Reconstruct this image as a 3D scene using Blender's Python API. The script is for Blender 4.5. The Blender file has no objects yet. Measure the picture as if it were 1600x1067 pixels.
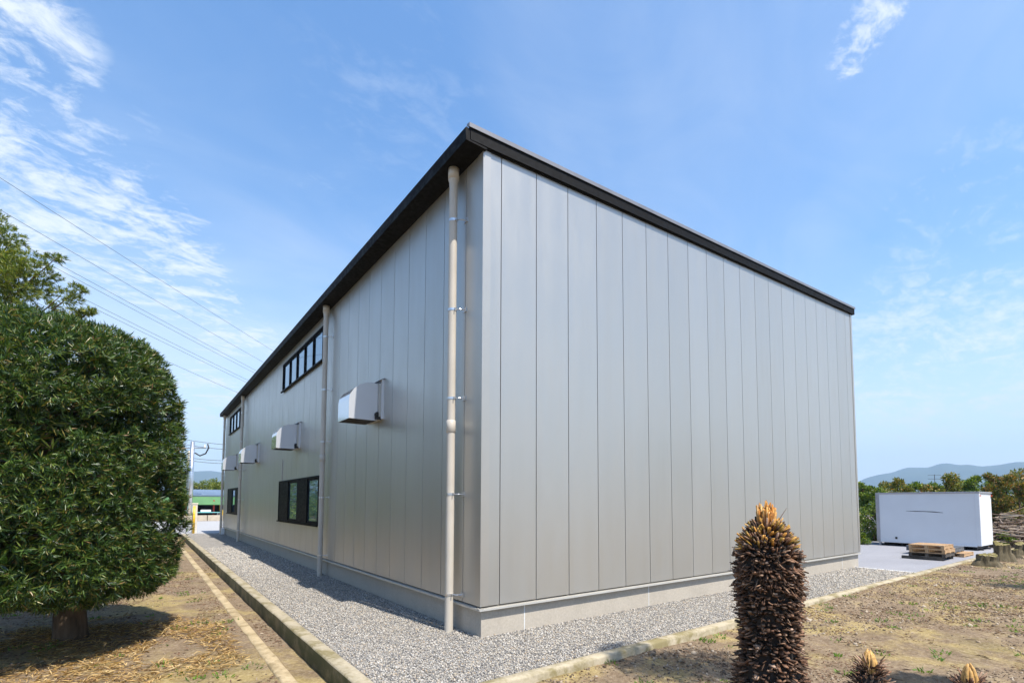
import bpy, math, random
import numpy as np
from mathutils import Vector, Matrix

rng = np.random.default_rng(7)
random.seed(7)
scene = bpy.context.scene
col = scene.collection

# ------------------------------------------------------------------ camera
FPX, PX, PY = 773.0, 800.0, 739.1
YAW, PITCH, ROLL = math.radians(53.45), math.radians(3.47), math.radians(-0.2)
CAM = np.array([-3.388, -5.219, 1.663])
F0 = np.array([math.cos(YAW), math.sin(YAW), 0]); R0 = np.array([math.sin(YAW), -math.cos(YAW), 0]); U0 = np.array([0, 0, 1.0])
FW = F0*math.cos(PITCH)+U0*math.sin(PITCH); U1 = U0*math.cos(PITCH)-F0*math.sin(PITCH)
RT = R0*math.cos(ROLL)-U1*math.sin(ROLL); UP = U1*math.cos(ROLL)+R0*math.sin(ROLL)
def ray(x, y): return FW+RT*(x-PX)/FPX-UP*(y-PY)/FPX
def at(x, y, d): return CAM+ray(x, y)*d
def ground(x, y, z=0.0):
    r = ray(x, y); return CAM+r*((z-CAM[2])/r[2])

cd = bpy.data.cameras.new('camera'); cam = bpy.data.objects.new('camera', cd); col.objects.link(cam)
cd.sensor_width = 36; cd.lens = 36*FPX/1600; cd.shift_y = (PY-533.5)/1600; cd.clip_start = .05; cd.clip_end = 30000
M = Matrix.Identity(4)
for i in range(3):
    M[i][0] = RT[i]; M[i][1] = UP[i]; M[i][2] = -FW[i]; M[i][3] = CAM[i]
cam.matrix_world = M
scene.camera = cam

# ------------------------------------------------------------------ sky, sun, exposure
SUN = Vector((0.062, -0.525, 1.0)).normalized()
EL = math.asin(SUN.z); ROT = math.atan2(SUN.x, SUN.y)
world = bpy.data.worlds.new('World'); scene.world = world; world.use_nodes = True
wt = world.node_tree; wt.nodes.clear()
SKY_STRENGTH = 0.12
def wn(kind, **kw):
    n = wt.nodes.new(kind)
    for k, v in kw.items(): setattr(n, k, v)
    return n
def wmath(op, a, b=None, clamp=False):
    n = wn('ShaderNodeMath', operation=op); n.use_clamp = clamp
    for i, v in enumerate((a, b)):
        if v is None: continue
        if isinstance(v, (int, float)): n.inputs[i].default_value = v
        else: wt.links.new(v, n.inputs[i])
    return n.outputs[0]
sky = wn('ShaderNodeTexSky', sky_type='NISHITA'); sky.sun_disc = False
sky.sun_elevation = EL; sky.sun_rotation = ROT; sky.altitude = 50; sky.air_density = 1.15; sky.dust_density = 0.6; sky.ozone_density = 3.0
tc = wn('ShaderNodeTexCoord'); sep = wn('ShaderNodeSeparateXYZ'); wt.links.new(tc.outputs['Generated'], sep.inputs[0])
den = wmath('ADD', wmath('MAXIMUM', sep.outputs[2], 0.0), 0.16)
cmb = wn('ShaderNodeCombineXYZ'); wt.links.new(wmath('DIVIDE', sep.outputs[0], den), cmb.inputs[0]); wt.links.new(wmath('DIVIDE', sep.outputs[1], den), cmb.inputs[1])
def wnoise(scale, rot, stretch, detail, dist, off=0.0, rough=.58):
    mp = wn('ShaderNodeMapping'); mp.inputs['Rotation'].default_value[2] = math.radians(rot); mp.inputs['Scale'].default_value = (scale*stretch, scale, scale)
    mp.inputs['Location'].default_value = (off, off*.7, 0)
    wt.links.new(cmb.outputs[0], mp.inputs[0])
    n = wn('ShaderNodeTexNoise'); n.inputs['Scale'].default_value = 1; n.inputs['Detail'].default_value = detail; n.inputs['Roughness'].default_value = rough; n.inputs['Distortion'].default_value = dist
    wt.links.new(mp.outputs[0], n.inputs['Vector']); return n.outputs[0]
def wramp(v, a, b, lo=0.0, hi=1.0):
    m = wn('ShaderNodeMapRange', interpolation_type='SMOOTHSTEP'); wt.links.new(v, m.inputs[0])
    for i, q in enumerate((a, b, lo, hi)): m.inputs[i+1].default_value = q
    return m.outputs[0]
nz_wisp = wnoise(3.0, 25, .6, 9, 1.6, 3.1, .62)
nz_fine = wnoise(9.0, 40, .65, 8, 1.8, 1.7, .65)
nz_vf = wnoise(26, 10, .6, 8, 1.2, 5.3, .65)
nz_veil = wnoise(.55, -25, .5, 5, .5, 9.0)
def spot(px, py, r):
    d = Vector(ray(px, py)).normalized()
    n = wn('ShaderNodeVectorMath', operation='DOT_PRODUCT'); wt.links.new(tc.outputs['Generated'], n.inputs[0]); n.inputs[1].default_value = d
    return wramp(n.outputs['Value'], math.cos(math.radians(r)), 1.0)
spots = [(20, 300, 10, 1.0), (130, 320, 9, 1.0), (230, 385, 8, .95), (310, 470, 7, .75), (370, 540, 7, .7), (20, 65, 7, .85), (1368, 28, 3.2, 1.0), (1345, 55, 2.8, 1.0), (1328, 90, 2.4, .9), (330, 610, 5.5, .8), (215, 212, 5, .35), (1480, 560, 14, .55), (1520, 330, 12, .4), (1290, 250, 12, .3), (1400, 660, 12, .5), (620, 110, 14, .28), (450, 330, 11, .3), (1010, 130, 12, .24)]
acc = None
for px, py, r, w in spots:
    s = wmath('MULTIPLY', spot(px, py, r), w); acc = s if acc is None else wmath('MAXIMUM', acc, s)
mixn = wmath('ADD', wmath('ADD', wmath('MULTIPLY', nz_wisp, .42), wmath('MULTIPLY', nz_fine, .33)), wmath('MULTIPLY', nz_vf, .25))
wisps = wmath('MULTIPLY', wramp(wmath('ADD', mixn, wmath('MULTIPLY', acc, .07)), .48, .66), wmath('MULTIPLY', wramp(acc, .05, .9), .92))
veil = wmath('MULTIPLY', wramp(wmath('ADD', wmath('MULTIPLY', nz_veil, .8), wmath('MULTIPLY', nz_wisp, .2)), .36, .70), .36)
hor = wmath('MULTIPLY', wramp(sep.outputs[2], .42, .0), .66)
fac = wmath('ADD', wmath('MAXIMUM', wisps, veil), hor, True)
mx = wn('ShaderNodeMix', data_type='RGBA'); wt.links.new(fac, mx.inputs[0]); hs = wn('ShaderNodeHueSaturation'); hs.inputs['Saturation'].default_value = 1.2; hs.inputs['Value'].default_value = 1.2; wt.links.new(sky.outputs[0], hs.inputs['Color']); wt.links.new(hs.outputs[0], mx.inputs[6]); mx.inputs[7].default_value = (4.9, 5.2, 5.55, 1)
bg = wn('ShaderNodeBackground'); bg.inputs[1].default_value = SKY_STRENGTH; wt.links.new(mx.outputs[2], bg.inputs[0])
wo = wn('ShaderNodeOutputWorld'); wt.links.new(bg.outputs[0], wo.inputs[0])

sl = bpy.data.lights.new('sun', 'SUN'); sun = bpy.data.objects.new('sun', sl); col.objects.link(sun)
sl.energy = 5.0; sl.angle = math.radians(.53); sl.color = (1, .94, .85)
sun.rotation_euler = SUN.to_track_quat('Z', 'Y').to_euler(); sun.location = (0, -20, 40)

scene.view_settings.view_transform = 'Standard'; scene.view_settings.look = 'None'
scene.view_settings.exposure = 0.84; scene.view_settings.gamma = 1; scene.view_settings.use_curve_mapping = False
scene.render.engine = 'CYCLES'
scene.cycles.max_bounces = 8; scene.cycles.transparent_max_bounces = 8; scene.cycles.volume_bounces = 0

# ------------------------------------------------------------------ materials
def srgb(*c): return tuple(((v/255)/12.92 if v/255 <= .04045 else ((v/255+.055)/1.055)**2.4) for v in c)
class Mat:
    def __init__(s, name, rough=.6, metal=0.0, spec=.5, color=(.5, .5, .5)):
        s.m = bpy.data.materials.new(name); s.m.use_nodes = True; s.t = s.m.node_tree; s.b = s.t.nodes['Principled BSDF']
        s.b.inputs['Roughness'].default_value = rough; s.b.inputs['Metallic'].default_value = metal; s.b.inputs['Specular IOR Level'].default_value = spec
        s.b.inputs['Base Color'].default_value = (*color, 1)
        s._pos = None
    def n(s, kind, **kw):
        n = s.t.nodes.new(kind)
        for k, v in kw.items(): setattr(n, k, v)
        return n
    def l(s, a, b): s.t.links.new(a, b)
    def pos(s, obj=False):
        if obj: return s.n('ShaderNodeTexCoord').outputs['Object']
        if s._pos is None: s._pos = s.n('ShaderNodeNewGeometry').outputs['Position']
        return s._pos
    def scaled(s, v, sc):
        m = s.n('ShaderNodeMapping'); m.inputs['Scale'].default_value = sc; s.l(v, m.inputs[0]); return m.outputs[0]
    def noise(s, scale, detail=5, rough=.55, dist=0, vec=None, off=0):
        n = s.n('ShaderNodeTexNoise'); n.inputs['Scale'].default_value = scale; n.inputs['Detail'].default_value = detail; n.inputs['Roughness'].default_value = rough; n.inputs['Distortion'].default_value = dist
        v = vec if vec is not None else s.pos()
        if off:
            m = s.n('ShaderNodeMapping'); m.inputs['Location'].default_value = (off, off*1.3, off*.7); s.l(v, m.inputs[0]); v = m.outputs[0]
        s.l(v, n.inputs['Vector']); return n.outputs[0]
    def voro(s, scale, vec=None, out='Distance', feature='F1'):
        n = s.n('ShaderNodeTexVoronoi', feature=feature); n.inputs['Scale'].default_value = scale; s.l(vec if vec is not None else s.pos(), n.inputs['Vector']); return n.outputs[out]
    def ramp(s, v, stops, interp='LINEAR'):
        r = s.n('ShaderNodeValToRGB'); e = r.color_ramp.elements; r.color_ramp.interpolation = interp
        while len(e) < len(stops): e.new(.5)
        for q, (p, c) in zip(e, stops): q.position = p; q.color = (*c, 1) if len(c) == 3 else c
        s.l(v, r.inputs[0]); return r.outputs[0]
    def rng(s, v, a, b, lo=0.0, hi=1.0, smooth=True):
        m = s.n('ShaderNodeMapRange')
        if smooth: m.interpolation_type = 'SMOOTHSTEP'
        s.l(v, m.inputs[0])
        for i, q in enumerate((a, b, lo, hi)): m.inputs[i+1].default_value = q
        return m.outputs[0]
    def mix(s, f, a, b, blend='MIX'):
        m = s.n('ShaderNodeMix', data_type='RGBA', blend_type=blend)
        for i, v in ((0, f), (6, a), (7, b)):
            if isinstance(v, (int, float)): m.inputs[i].default_value = v
            elif isinstance(v, tuple): m.inputs[i].default_value = (*v, 1) if len(v) == 3 else v
            else: s.l(v, m.inputs[i])
        return m.outputs[2]
    def math(s, op, a, b=0.0):
        n = s.n('ShaderNodeMath', operation=op)
        for i, v in enumerate((a, b)):
            if isinstance(v, (int, float)): n.inputs[i].default_value = v
            else: s.l(v, n.inputs[i])
        return n.outputs[0]
    def color(s, v): s.l(v, s.b.inputs['Base Color']); return s
    def rough(s, v): s.l(v, s.b.inputs['Roughness']); return s
    def bump(s, v, strength=.3, dist=.01):
        b = s.n('ShaderNodeBump'); b.inputs['Strength'].default_value = strength; b.inputs['Distance'].default_value = dist
        s.l(v, b.inputs['Height']); s.l(b.outputs[0], s.b.inputs['Normal']); return s
    def island(s): return s.n('ShaderNodeNewGeometry').outputs['Random Per Island']
    def objrand(s): return s.n('ShaderNodeObjectInfo').outputs['Random']

def painted(name, c, rough=.45, metal=0.0, var=.12, scale=3.0, spec=.5):
    m = Mat(name, rough, metal, spec)
    n = m.noise(scale, 6, .6); dark = tuple(v*(1-var) for v in c); lite = tuple(min(1, v*(1+var)) for v in c)
    m.color(m.ramp(n, [(.3, dark), (.7, lite)]))
    if metal < .3: m.rough(m.rng(m.noise(scale*5, 4), .3, .7, rough*.85, min(1, rough*1.2)))
    
    if metal < .4: m.bump(m.noise(60, 3), .04, .002)
    return m.m

# satin silver wall sheet
mt = Mat('silver_wall_sheet', .36, .66, .5)
base = mt.mix(mt.objrand(), (.475, .463, .43), (.50, .487, .453))
dirt = mt.rng(mt.noise(1.2, 6, .6, 0, mt.scaled(mt.pos(), (3, 3, .25))), .45, .8)
mt.color(mt.mix(mt.math('MULTIPLY', dirt, .2), base, (.40, .38, .34)))
mt.rough(mt.rng(mt.noise(2.5, 5, .6, 0, mt.scaled(mt.pos(), (2, 2, .4))), .3, .7, .33, .41))
w1 = mt.noise(1.1, 2, .5, 0, mt.scaled(mt.pos(), (1.6, 1.6, .35))); mt.bump(w1, .12, .012)
M_PANEL = mt.m
M_TRIM = painted('silver_trim', (.50, .475, .43), .38, .66, .03, 2)
M_FLASH = painted('pale_drip_flashing', (.55, .52, .46), .42, .55, .06, 4)
M_BLACK = painted('charcoal_roof_metal', (.007, .007, .0075), .65, .0, .25, 3, .12)
M_ROOFEDGE = painted('grey_roof_edge', (.22, .22, .235), .45, .3, .15, 3)
M_GAP = painted('dark_backing', (.03, .03, .03), .7, 0, .2, 3)
M_PVC = painted('beige_grey_pvc', (.50, .455, .385), .42, 0, .07, 2.5)
M_STEEL = painted('galvanised_steel', (.62, .63, .64), .3, .9, .1, 15)
M_STAINLESS = painted('stainless_hood', (.70, .71, .73), .12, .9, .02, 1)
M_HOODSIDE = painted('stainless_hood_side', (.62, .63, .65), .34, .35, .02, 1)
M_FRAME = painted('dark_window_frame', (.006, .0065, .009), .5, .0, .2, 4, .04)
gl = Mat('window_glass', .03, .75, .9, (.15, .27, .37)); gl.bump(gl.noise(1.3, 2), .06, .01); M_GLASS = gl.m

def concrete(name, c, moss=0.0, mosscol=(.09, .09, .03), var=.2, streak=True):
    m = Mat(name, .85, 0, .3)
    n = m.noise(2.2, 8, .65); f = m.noise(35, 4, .6)
    a = m.ramp(n, [(.25, tuple(v*(1-var) for v in c)), (.5, c), (.8, tuple(min(1, v*(1+var*.7)) for v in c))])
    a = m.mix(.35, a, m.ramp(f, [(.3, tuple(v*.7 for v in c)), (.7, tuple(min(1, v*1.2) for v in c))]))
    if streak:
        st = m.rng(m.noise(5, 6, .6, 0, m.scaled(m.pos(), (1, 1, .12))), .5, .75); a = m.mix(m.math('MULTIPLY', st, .25), a, tuple(v*.7 for v in c))
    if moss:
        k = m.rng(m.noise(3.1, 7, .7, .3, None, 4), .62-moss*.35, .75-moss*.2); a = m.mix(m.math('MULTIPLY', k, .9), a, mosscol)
    m.color(a); m.bump(m.math('ADD', m.noise(60, 5, .7), m.math('MULTIPLY', n, 1.5)), .35, .006); return m.m
M_FOUND = concrete('foundation_concrete', (.43, .385, .32), var=.12)
M_KERB = concrete('kerb_concrete', (.36, .31, .22), .55, (.17, .14, .06), .25)
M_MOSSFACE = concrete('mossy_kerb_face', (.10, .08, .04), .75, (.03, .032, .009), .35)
M_EDGING = concrete('pale_edging_concrete', (.42, .33, .20), .55, (.22, .165, .085), .22)
M_CAULK = painted('white_caulk', (.66, .68, .68), .6, 0, .05)

# gravel
def gravel_cols(m, v): return m.ramp(v, [(0, (.11, .108, .108)), (.2, (.20, .195, .19)), (.42, (.32, .305, .28)), (.6, (.40, .345, .265)), (.75, (.46, .43, .385)), (.9, (.60, .57, .52)), (1, (.43, .31, .19))])
mt = Mat('gravel_bed', .9, 0, .25)
c = mt.n('ShaderNodeTexVoronoi'); c.inputs['Scale'].default_value = 52; mt.l(mt.pos(), c.inputs['Vector'])
sp_ = mt.n('ShaderNodeSeparateColor'); mt.l(c.outputs['Color'], sp_.inputs[0])
mt.color(mt.mix(mt.rng(mt.noise(.9, 5), .3, .7, 0, .22), mt.mix(mt.rng(c.outputs['Distance'], .35, .8), gravel_cols(mt, sp_.outputs[0]), (.08, .075, .07)), (.27, .25, .22)))
mt.bump(mt.math('SUBTRACT', 1.0, c.outputs['Distance']), .9, .015); M_GRAVELBED = mt.m
mt = Mat('gravel_stone', .85, 0, .3); mt.color(mt.mix(mt.rng(mt.noise(40, 4), .3, .7, 0, .35), gravel_cols(mt, mt.island()), (.25, .24, .22))); M_STONE = mt.m

# soil
mt = Mat('bare_soil', .95, 0, .15)
n1 = mt.noise(.55, 7, .62, .4); n2 = mt.noise(2.6, 8, .66, .2, None, 3); n3 = mt.noise(22, 6, .65, 0, None, 6); n4 = mt.noise(1.1, 6, .6, .3, None, 11)
brown = mt.ramp(n2, [(.25, (.105, .066, .040)), (.5, (.205, .143, .093)), (.75, (.31, .235, .16))])
tan = mt.ramp(n2, [(.25, (.23, .165, .055)), (.55, (.38, .285, .10)), (.8, (.47, .37, .17))])
cc = mt.mix(mt.rng(mt.math('ADD', mt.math('MULTIPLY', n1, .75), mt.math('MULTIPLY', n2, .25)), .47, .61), brown, tan)
cc = mt.mix(mt.rng(n4, .56, .68, 0, .42), cc, (.21, .175, .045))
cc = mt.mix(.45, cc, mt.ramp(n3, [(.28, (.045, .033, .022)), (.5, (.18, .14, .09)), (.74, (.38, .32, .23))]))
mt.color(cc); mt.bump(mt.math('ADD', mt.math('MULTIPLY', n2, 2.0), n3), .9, .03); M_SOIL = mt.m
mt = Mat('far_field', .95, 0, .1); mt.color(mt.ramp(mt.noise(.02, 6), [(.3, (.05, .065, .025)), (.6, (.09, .10, .04)), (.8, (.14, .12, .06))])); M_FIELD = mt.m
mt = Mat('soil_clod', .95, 0, .15); mt.color(mt.ramp(mt.island(), [(0, (.07, .05, .035)), (.4, (.17, .13, .095)), (.75, (.26, .20, .14)), (1, (.38, .32, .25))])); M_CLOD = mt.m
def leafmat(name, stops, rough=.42, trans=.25, spec=.5, objvar=None):
    m = Mat(name, rough, 0, spec); i = m.island(); c = m.ramp(i, stops)
    if objvar: c = m.mix(m.math('MULTIPLY', m.objrand(), .75), c, m.ramp(i, objvar))
    m.color(c)
    t = m.n('ShaderNodeBsdfTranslucent'); m.l(m.mix(1.0, c, (1.5, 1.5, .7), 'MULTIPLY'), t.inputs[0])
    x = m.n('ShaderNodeMixShader'); x.inputs[0].default_value = trans
    m.l(m.b.outputs[0], x.inputs[1]); m.l(t.outputs[0], x.inputs[2]); m.l(x.outputs[0], m.t.nodes['Material Output'].inputs[0]); return m.m
M_PODO = leafmat('podocarpus_leaf', [(0, (.009, .026, .008)), (.4, (.030, .074, .016)), (.72, (.078, .138, .022)), (.90, (.14, .18, .028)), (.965, (.24, .20, .05)), (1, (.28, .16, .07))], .38, .24, .5)
M_PODO2 = leafmat('fresh_podocarpus_leaf', [(0, (.04, .08, .015)), (.45, (.11, .165, .02)), (.8, (.22, .25, .03)), (1, (.32, .29, .06))], .4, .3)
M_STRAW = leafmat('dry_leaf_litter', [(0, (.14, .08, .035)), (.35, (.30, .18, .065)), (.7, (.48, .32, .13)), (1, (.58, .44, .23))], .7, .2, .3)
M_LITTER = leafmat('brown_leaf_litter', [(0, (.08, .045, .03)), (.5, (.19, .11, .065)), (.85, (.28, .18, .115)), (1, (.38, .30, .22))], .75, .1, .3)
M_WEED = leafmat('weed_leaf', [(0, (.05, .12, .015)), (.6, (.11, .21, .02)), (1, (.20, .28, .04))], .5, .35)
M_HEDGE = leafmat('mixed_tree_leaf', [(0, (.03, .06, .016)), (.35, (.10, .15, .022)), (.75, (.23, .25, .035)), (.92, (.34, .28, .05)), (1, (.40, .19, .06))], .45, .25, .5, [(0, (.05, .07, .02)), (.5, (.16, .16, .03)), (.82, (.30, .18, .05)), (1, (.38, .13, .05))])
M_HEDGEG = leafmat('green_tree_leaf', [(0, (.025, .058, .014)), (.4, (.085, .155, .02)), (.8, (.19, .26, .03)), (1, (.30, .31, .05))], .45, .28)
M_FLOWER = leafmat('pale_flower', [(0, (.55, .42, .42)), (1, (.8, .76, .74))], .6, .2)
def bark(name, a, b, sc=8, zst=.25):
    m = Mat(name, .9, 0, .2); n = m.noise(sc, 7, .65, .3, m.scaled(m.pos(), (1, 1, zst))); m.color(m.ramp(n, [(.3, a), (.7, b)])); m.bump(n, .9, .03); return m.m
M_BARK = bark('brown_bark', (.05, .035, .022), (.17, .12, .08))
M_STUMP = bark('old_stump_bark', (.045, .038, .022), (.16, .13, .08), 9, .3)
mt = Mat('stump_cut_moss', .95, 0, .15); mt.color(mt.ramp(mt.noise(9, 7, .65), [(.3, (.12, .095, .05)), (.52, (.19, .165, .06)), (.7, (.34, .27, .18))])); mt.bump(mt.noise(30, 5), .7, .02); M_STUMPTOP = mt.m
def scalemat(name, stops, rough=.75):
    m = Mat(name, rough, 0, .3); m.color(m.mix(m.rng(m.noise(55, 4, .6), .3, .75, 0, .5), m.ramp(m.island(), stops), (.02, .013, .009))); return m.m
M_CYCAD = scalemat('dark_leaf_base', [(0, (.030, .019, .012)), (.4, (.085, .043, .024)), (.7, (.20, .10, .055)), (.9, (.34, .20, .12)), (1, (.46, .32, .23))])
M_CYCTOP = scalemat('fresh_cut_leaf_base', [(0, (.14, .11, .03)), (.35, (.34, .20, .035)), (.7, (.60, .28, .05)), (1, (.72, .42, .12))])
M_SPIKE = scalemat('orange_bud_scale', [(0, (.26, .10, .018)), (.4, (.50, .20, .03)), (.75, (.62, .31, .07)), (1, (.68, .46, .2))], .7)
M_PETIOLE = scalemat('tan_petiole', [(0, (.46, .23, .06)), (.5, (.60, .34, .10)), (1, (.66, .45, .2))], .55)
M_CYCCORE = painted('trunk_core', (.02, .014, .01), .9, 0, .3)
M_WOOD = bark('pallet_pine', (.34, .20, .10), (.55, .38, .22), 5, 1)
M_WOODDARK = bark('weathered_timber', (.05, .045, .042), (.14, .12, .10), 5, 1)
M_WOODGREY = bark('grey_pallet', (.07, .08, .09), (.15, .16, .175), 5, 1)
mt = Mat('branch_bark', .9, 0, .2); mt.color(mt.ramp(mt.island(), [(0, (.06, .04, .03)), (.5, (.17, .12, .09)), (1, (.38, .32, .26))])); M_BRANCH = mt.m
mt = Mat('asphalt_lot', .9, 0, .25); f = mt.noise(60, 5, .7); g = mt.noise(.8, 6, .6, .2, mt.scaled(mt.pos(), (.4, 1, 1)))
mt.color(mt.mix(.5, mt.ramp(f, [(.3, (.15, .15, .165)), (.7, (.33, .33, .35))]), mt.ramp(g, [(.3, (.19, .19, .205)), (.7, (.29, .29, .305))]))); mt.bump(f, .6, .008); M_LOT = mt.m
M_ROAD = concrete('pale_road', (.34, .34, .345), var=.12, streak=False)
M_WHITE = painted('white_box_panel', (.74, .76, .78), .35, 0, .03, 1.5)
M_ALU = painted('aluminium_rail', (.42, .42, .45), .4, .5, .08, 6)
M_UNDER = painted('black_underframe', (.015, .015, .016), .6, 0, .2)
M_RED = painted('red_marker', (.55, .05, .02), .3)
M_RUBBER = painted('black_rubber', (.02, .02, .02), .6)
M_YELLOW = painted('yellow_paint', (.80, .48, .02), .4, 0, .08)
M_CREAM = painted('cream_block', (.66, .62, .54), .8, 0, .08)
M_GREENROOF = painted('green_sheet', (.055, .16, .05), .5, 0, .12, 2)
M_BLUEROOF = painted('blue_grey_roof', (.12, .17, .24), .45, 0, .1)
M_DARKIN = painted('dark_shed_wall', (.03, .035, .05), .8)
M_REDPOST = painted('red_post', (.45, .04, .03), .5)
M_TURQ = painted('turquoise_cloth', (.18, .48, .50), .6)
M_BEIGE = painted('beige_block', (.45, .38, .29), .85, 0, .15, 4)
M_POLEC = concrete('pole_concrete', (.42, .39, .33), streak=False, var=.1)
M_WIRE = painted('black_cable', (.06, .065, .075), .5)
M_HILL = Mat('wooded_hill', 1, 0, 0); M_HILL.color(M_HILL.ramp(M_HILL.noise(.006, 8, .65), [(.3, (.018, .030, .014)), (.7, (.05, .065, .03))])); M_HILL = M_HILL.m

# ------------------------------------------------------------------ builders
def link(name, me, mat, parent=None, loc=None):
    if mat is not None and not me.materials: me.materials.append(mat)
    o = bpy.data.objects.new(name, me); col.objects.link(o)
    if parent is not None: o.parent = parent
    if loc is not None: o.location = loc
    return o
def tag(o, label=None, cat=None, group=None, kind=None):
    for k, v in (('label', label), ('category', cat), ('group', group), ('kind', kind)):
        if v: o[k] = v
    return o
def empty(name, loc=(0, 0, 0), rz=0.0):
    o = bpy.data.objects.new(name, None); col.objects.link(o); o.location = loc; o.rotation_euler = (0, 0, rz); o.empty_display_size = .2; return o
class MB:
    def __init__(s): s.v = []; s.f = []
    def add(s, v, f):
        k = len(s.v); s.v += [tuple(map(float, p)) for p in v]; s.f += [tuple(i+k for i in q) for q in f]; return s
    def box(s, x0, x1, y0, y1, z0, z1):
        return s.add([(x, y, z) for z in (z0, z1) for y in (y0, y1) for x in (x0, x1)], [(0, 2, 3, 1), (4, 5, 7, 6), (0, 1, 5, 4), (2, 6, 7, 3), (0, 4, 6, 2), (1, 3, 7, 5)])
    def prism(s, poly, fn, a, b):  # polygon swept between a and b, fn(p,t)->xyz
        n = len(poly); va = [fn(p, a) for p in poly]; vb = [fn(p, b) for p in poly]
        return s.add(va+vb, [tuple(range(n))[::-1], tuple(range(n, 2*n))]+[(i, (i+1) % n, n+(i+1) % n, n+i) for i in range(n)])
    def tube(s, pts, rad, n=8, cap=True):
        pts = [Vector(p) for p in pts]; rad = rad if isinstance(rad, (list, tuple)) else [rad]*len(pts); rings = []; k = len(s.v)
        up = None
        for i, p in enumerate(pts):
            d = (pts[min(i+1, len(pts)-1)]-pts[max(i-1, 0)]).normalized()
            if up is None: up = d.orthogonal().normalized()
            a = (up-d*up.dot(d)); a = a.normalized() if a.length > 1e-6 else d.orthogonal().normalized(); up = a; b = d.cross(a)
            for j in range(n):
                t = 2*math.pi*j/n; s.v.append(tuple(p+(a*math.cos(t)+b*math.sin(t))*rad[i]))
        for i in range(len(pts)-1):
            for j in range(n): s.f.append((k+i*n+j, k+i*n+(j+1) % n, k+(i+1)*n+(j+1) % n, k+(i+1)*n+j))
        if cap: s.f.append(tuple(k+j for j in range(n))[::-1]); s.f.append(tuple(k+(len(pts)-1)*n+j for j in range(n)))
        return s
    def mesh(s, name, smooth=False, bevel=0):
        me = bpy.data.meshes.new(name); me.from_pydata(s.v, [], s.f); me.validate(); me.update()
        if smooth: me.polygons.foreach_set('use_smooth', [True]*len(me.polygons))
        if bevel:
            import bmesh
            bm = bmesh.new(); bm.from_mesh(me); bmesh.ops.bevel(bm, geom=bm.edges[:], offset=bevel, segments=2, affect='EDGES', profile=.5); bm.to_mesh(me); bm.free()
        return me
    def build(s, name, mat, parent=None, smooth=False, bevel=0, loc=None): return link(name, s.mesh(name, smooth, bevel), mat, parent, loc)
def np_mesh(name, V, faces, smooth=False):
    V = np.asarray(V, np.float32); faces = np.asarray(faces, np.int32); nf, k = faces.shape
    me = bpy.data.meshes.new(name); me.vertices.add(len(V)); me.vertices.foreach_set('co', V.ravel())
    me.loops.add(nf*k); me.loops.foreach_set('vertex_index', faces.ravel()); me.polygons.add(nf)
    me.polygons.foreach_set('loop_start', np.arange(nf, dtype=np.int32)*k); me.polygons.foreach_set('loop_total', np.full(nf, k, np.int32))
    if smooth: me.polygons.foreach_set('use_smooth', np.ones(nf, bool))
    me.update(calc_edges=True); return me
def unit(a): return a/np.maximum(np.linalg.norm(a, axis=-1, keepdims=True), 1e-9)
def scatter(name, tv, tf, P, X, Y, Z, S):
    """template verts/faces placed at P with axes X,Y,Z (N,3) and per-axis scale S (N,3)"""
    tv = np.asarray(tv, float); tf = np.asarray(tf); n = len(P)
    V = P[:, None]+X[:, None]*(tv[None, :, 0:1]*S[:, None, 0:1])+Y[:, None]*(tv[None, :, 1:2]*S[:, None, 1:2])+Z[:, None]*(tv[None, :, 2:3]*S[:, None, 2:3])
    Fc = (tf[None]+(np.arange(n)*len(tv))[:, None, None]).reshape(-1, tf.shape[1]); return np_mesh(name, V.reshape(-1, 3), Fc)
LEAF_V = [(0, 0, 0), (.5, .5, .12), (.42, 0, -.05), (.5, -.5, .12), (1, 0, .05)]
LEAF_F = [(0, 2, 1), (0, 3, 2), (1, 2, 4), (2, 3, 4)]
def frames(d, roll=None):
    d = unit(d); r = rng.normal(size=d.shape); y = unit(np.cross(d, r)); return d, y, np.cross(d, y)
OCT_V = [(1, 0, 0), (-1, 0, 0), (0, 1, 0), (0, -1, 0), (0, 0, 1), (0, 0, -1)]
OCT_F = [(0, 2, 4), (2, 1, 4), (1, 3, 4), (3, 0, 4), (2, 0, 5), (1, 2, 5), (3, 1, 5), (0, 3, 5)]
def stones(name, P, size, flat=.7, jit=.35):
    n = len(P); d = rng.normal(size=(n, 3)); d[:, 2] *= .5; X, Y, Z = frames(d)
    S = size[:, None]*(1+rng.uniform(-jit, jit, (n, 3))); S[:, 2] *= flat
    return scatter(name, OCT_V, OCT_F, P, X, Y, Z, S)
def vnoise(x, y, seed=0):
    """smooth value noise, vectorised"""
    xi = np.floor(x).astype(np.int64); yi = np.floor(y).astype(np.int64); fx = x-xi; fy = y-yi
    fx = fx*fx*(3-2*fx); fy = fy*fy*(3-2*fy)
    def h(a, b):
        n = (a*374761393+b*668265263+seed*974634777) & 0x7fffffff; n = ((n ^ (n >> 13))*1274126177) & 0x7fffffff; return ((n ^ (n >> 16)) & 0xffff)/65535.0
    return (h(xi, yi)*(1-fx)+h(xi+1, yi)*fx)*(1-fy)+(h(xi, yi+1)*(1-fx)+h(xi+1, yi+1)*fx)*fy
def fbm(x, y, o=4, seed=0):
    v = 0; a = 1; t = 0
    for i in range(o): v = v+a*vnoise(x*2**i, y*2**i, seed+i); t += a; a *= .5
    return v/t
def sstep(x, a, b): t = np.clip((x-a)/(b-a), 0, 1); return t*t*(3-2*t)

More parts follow.
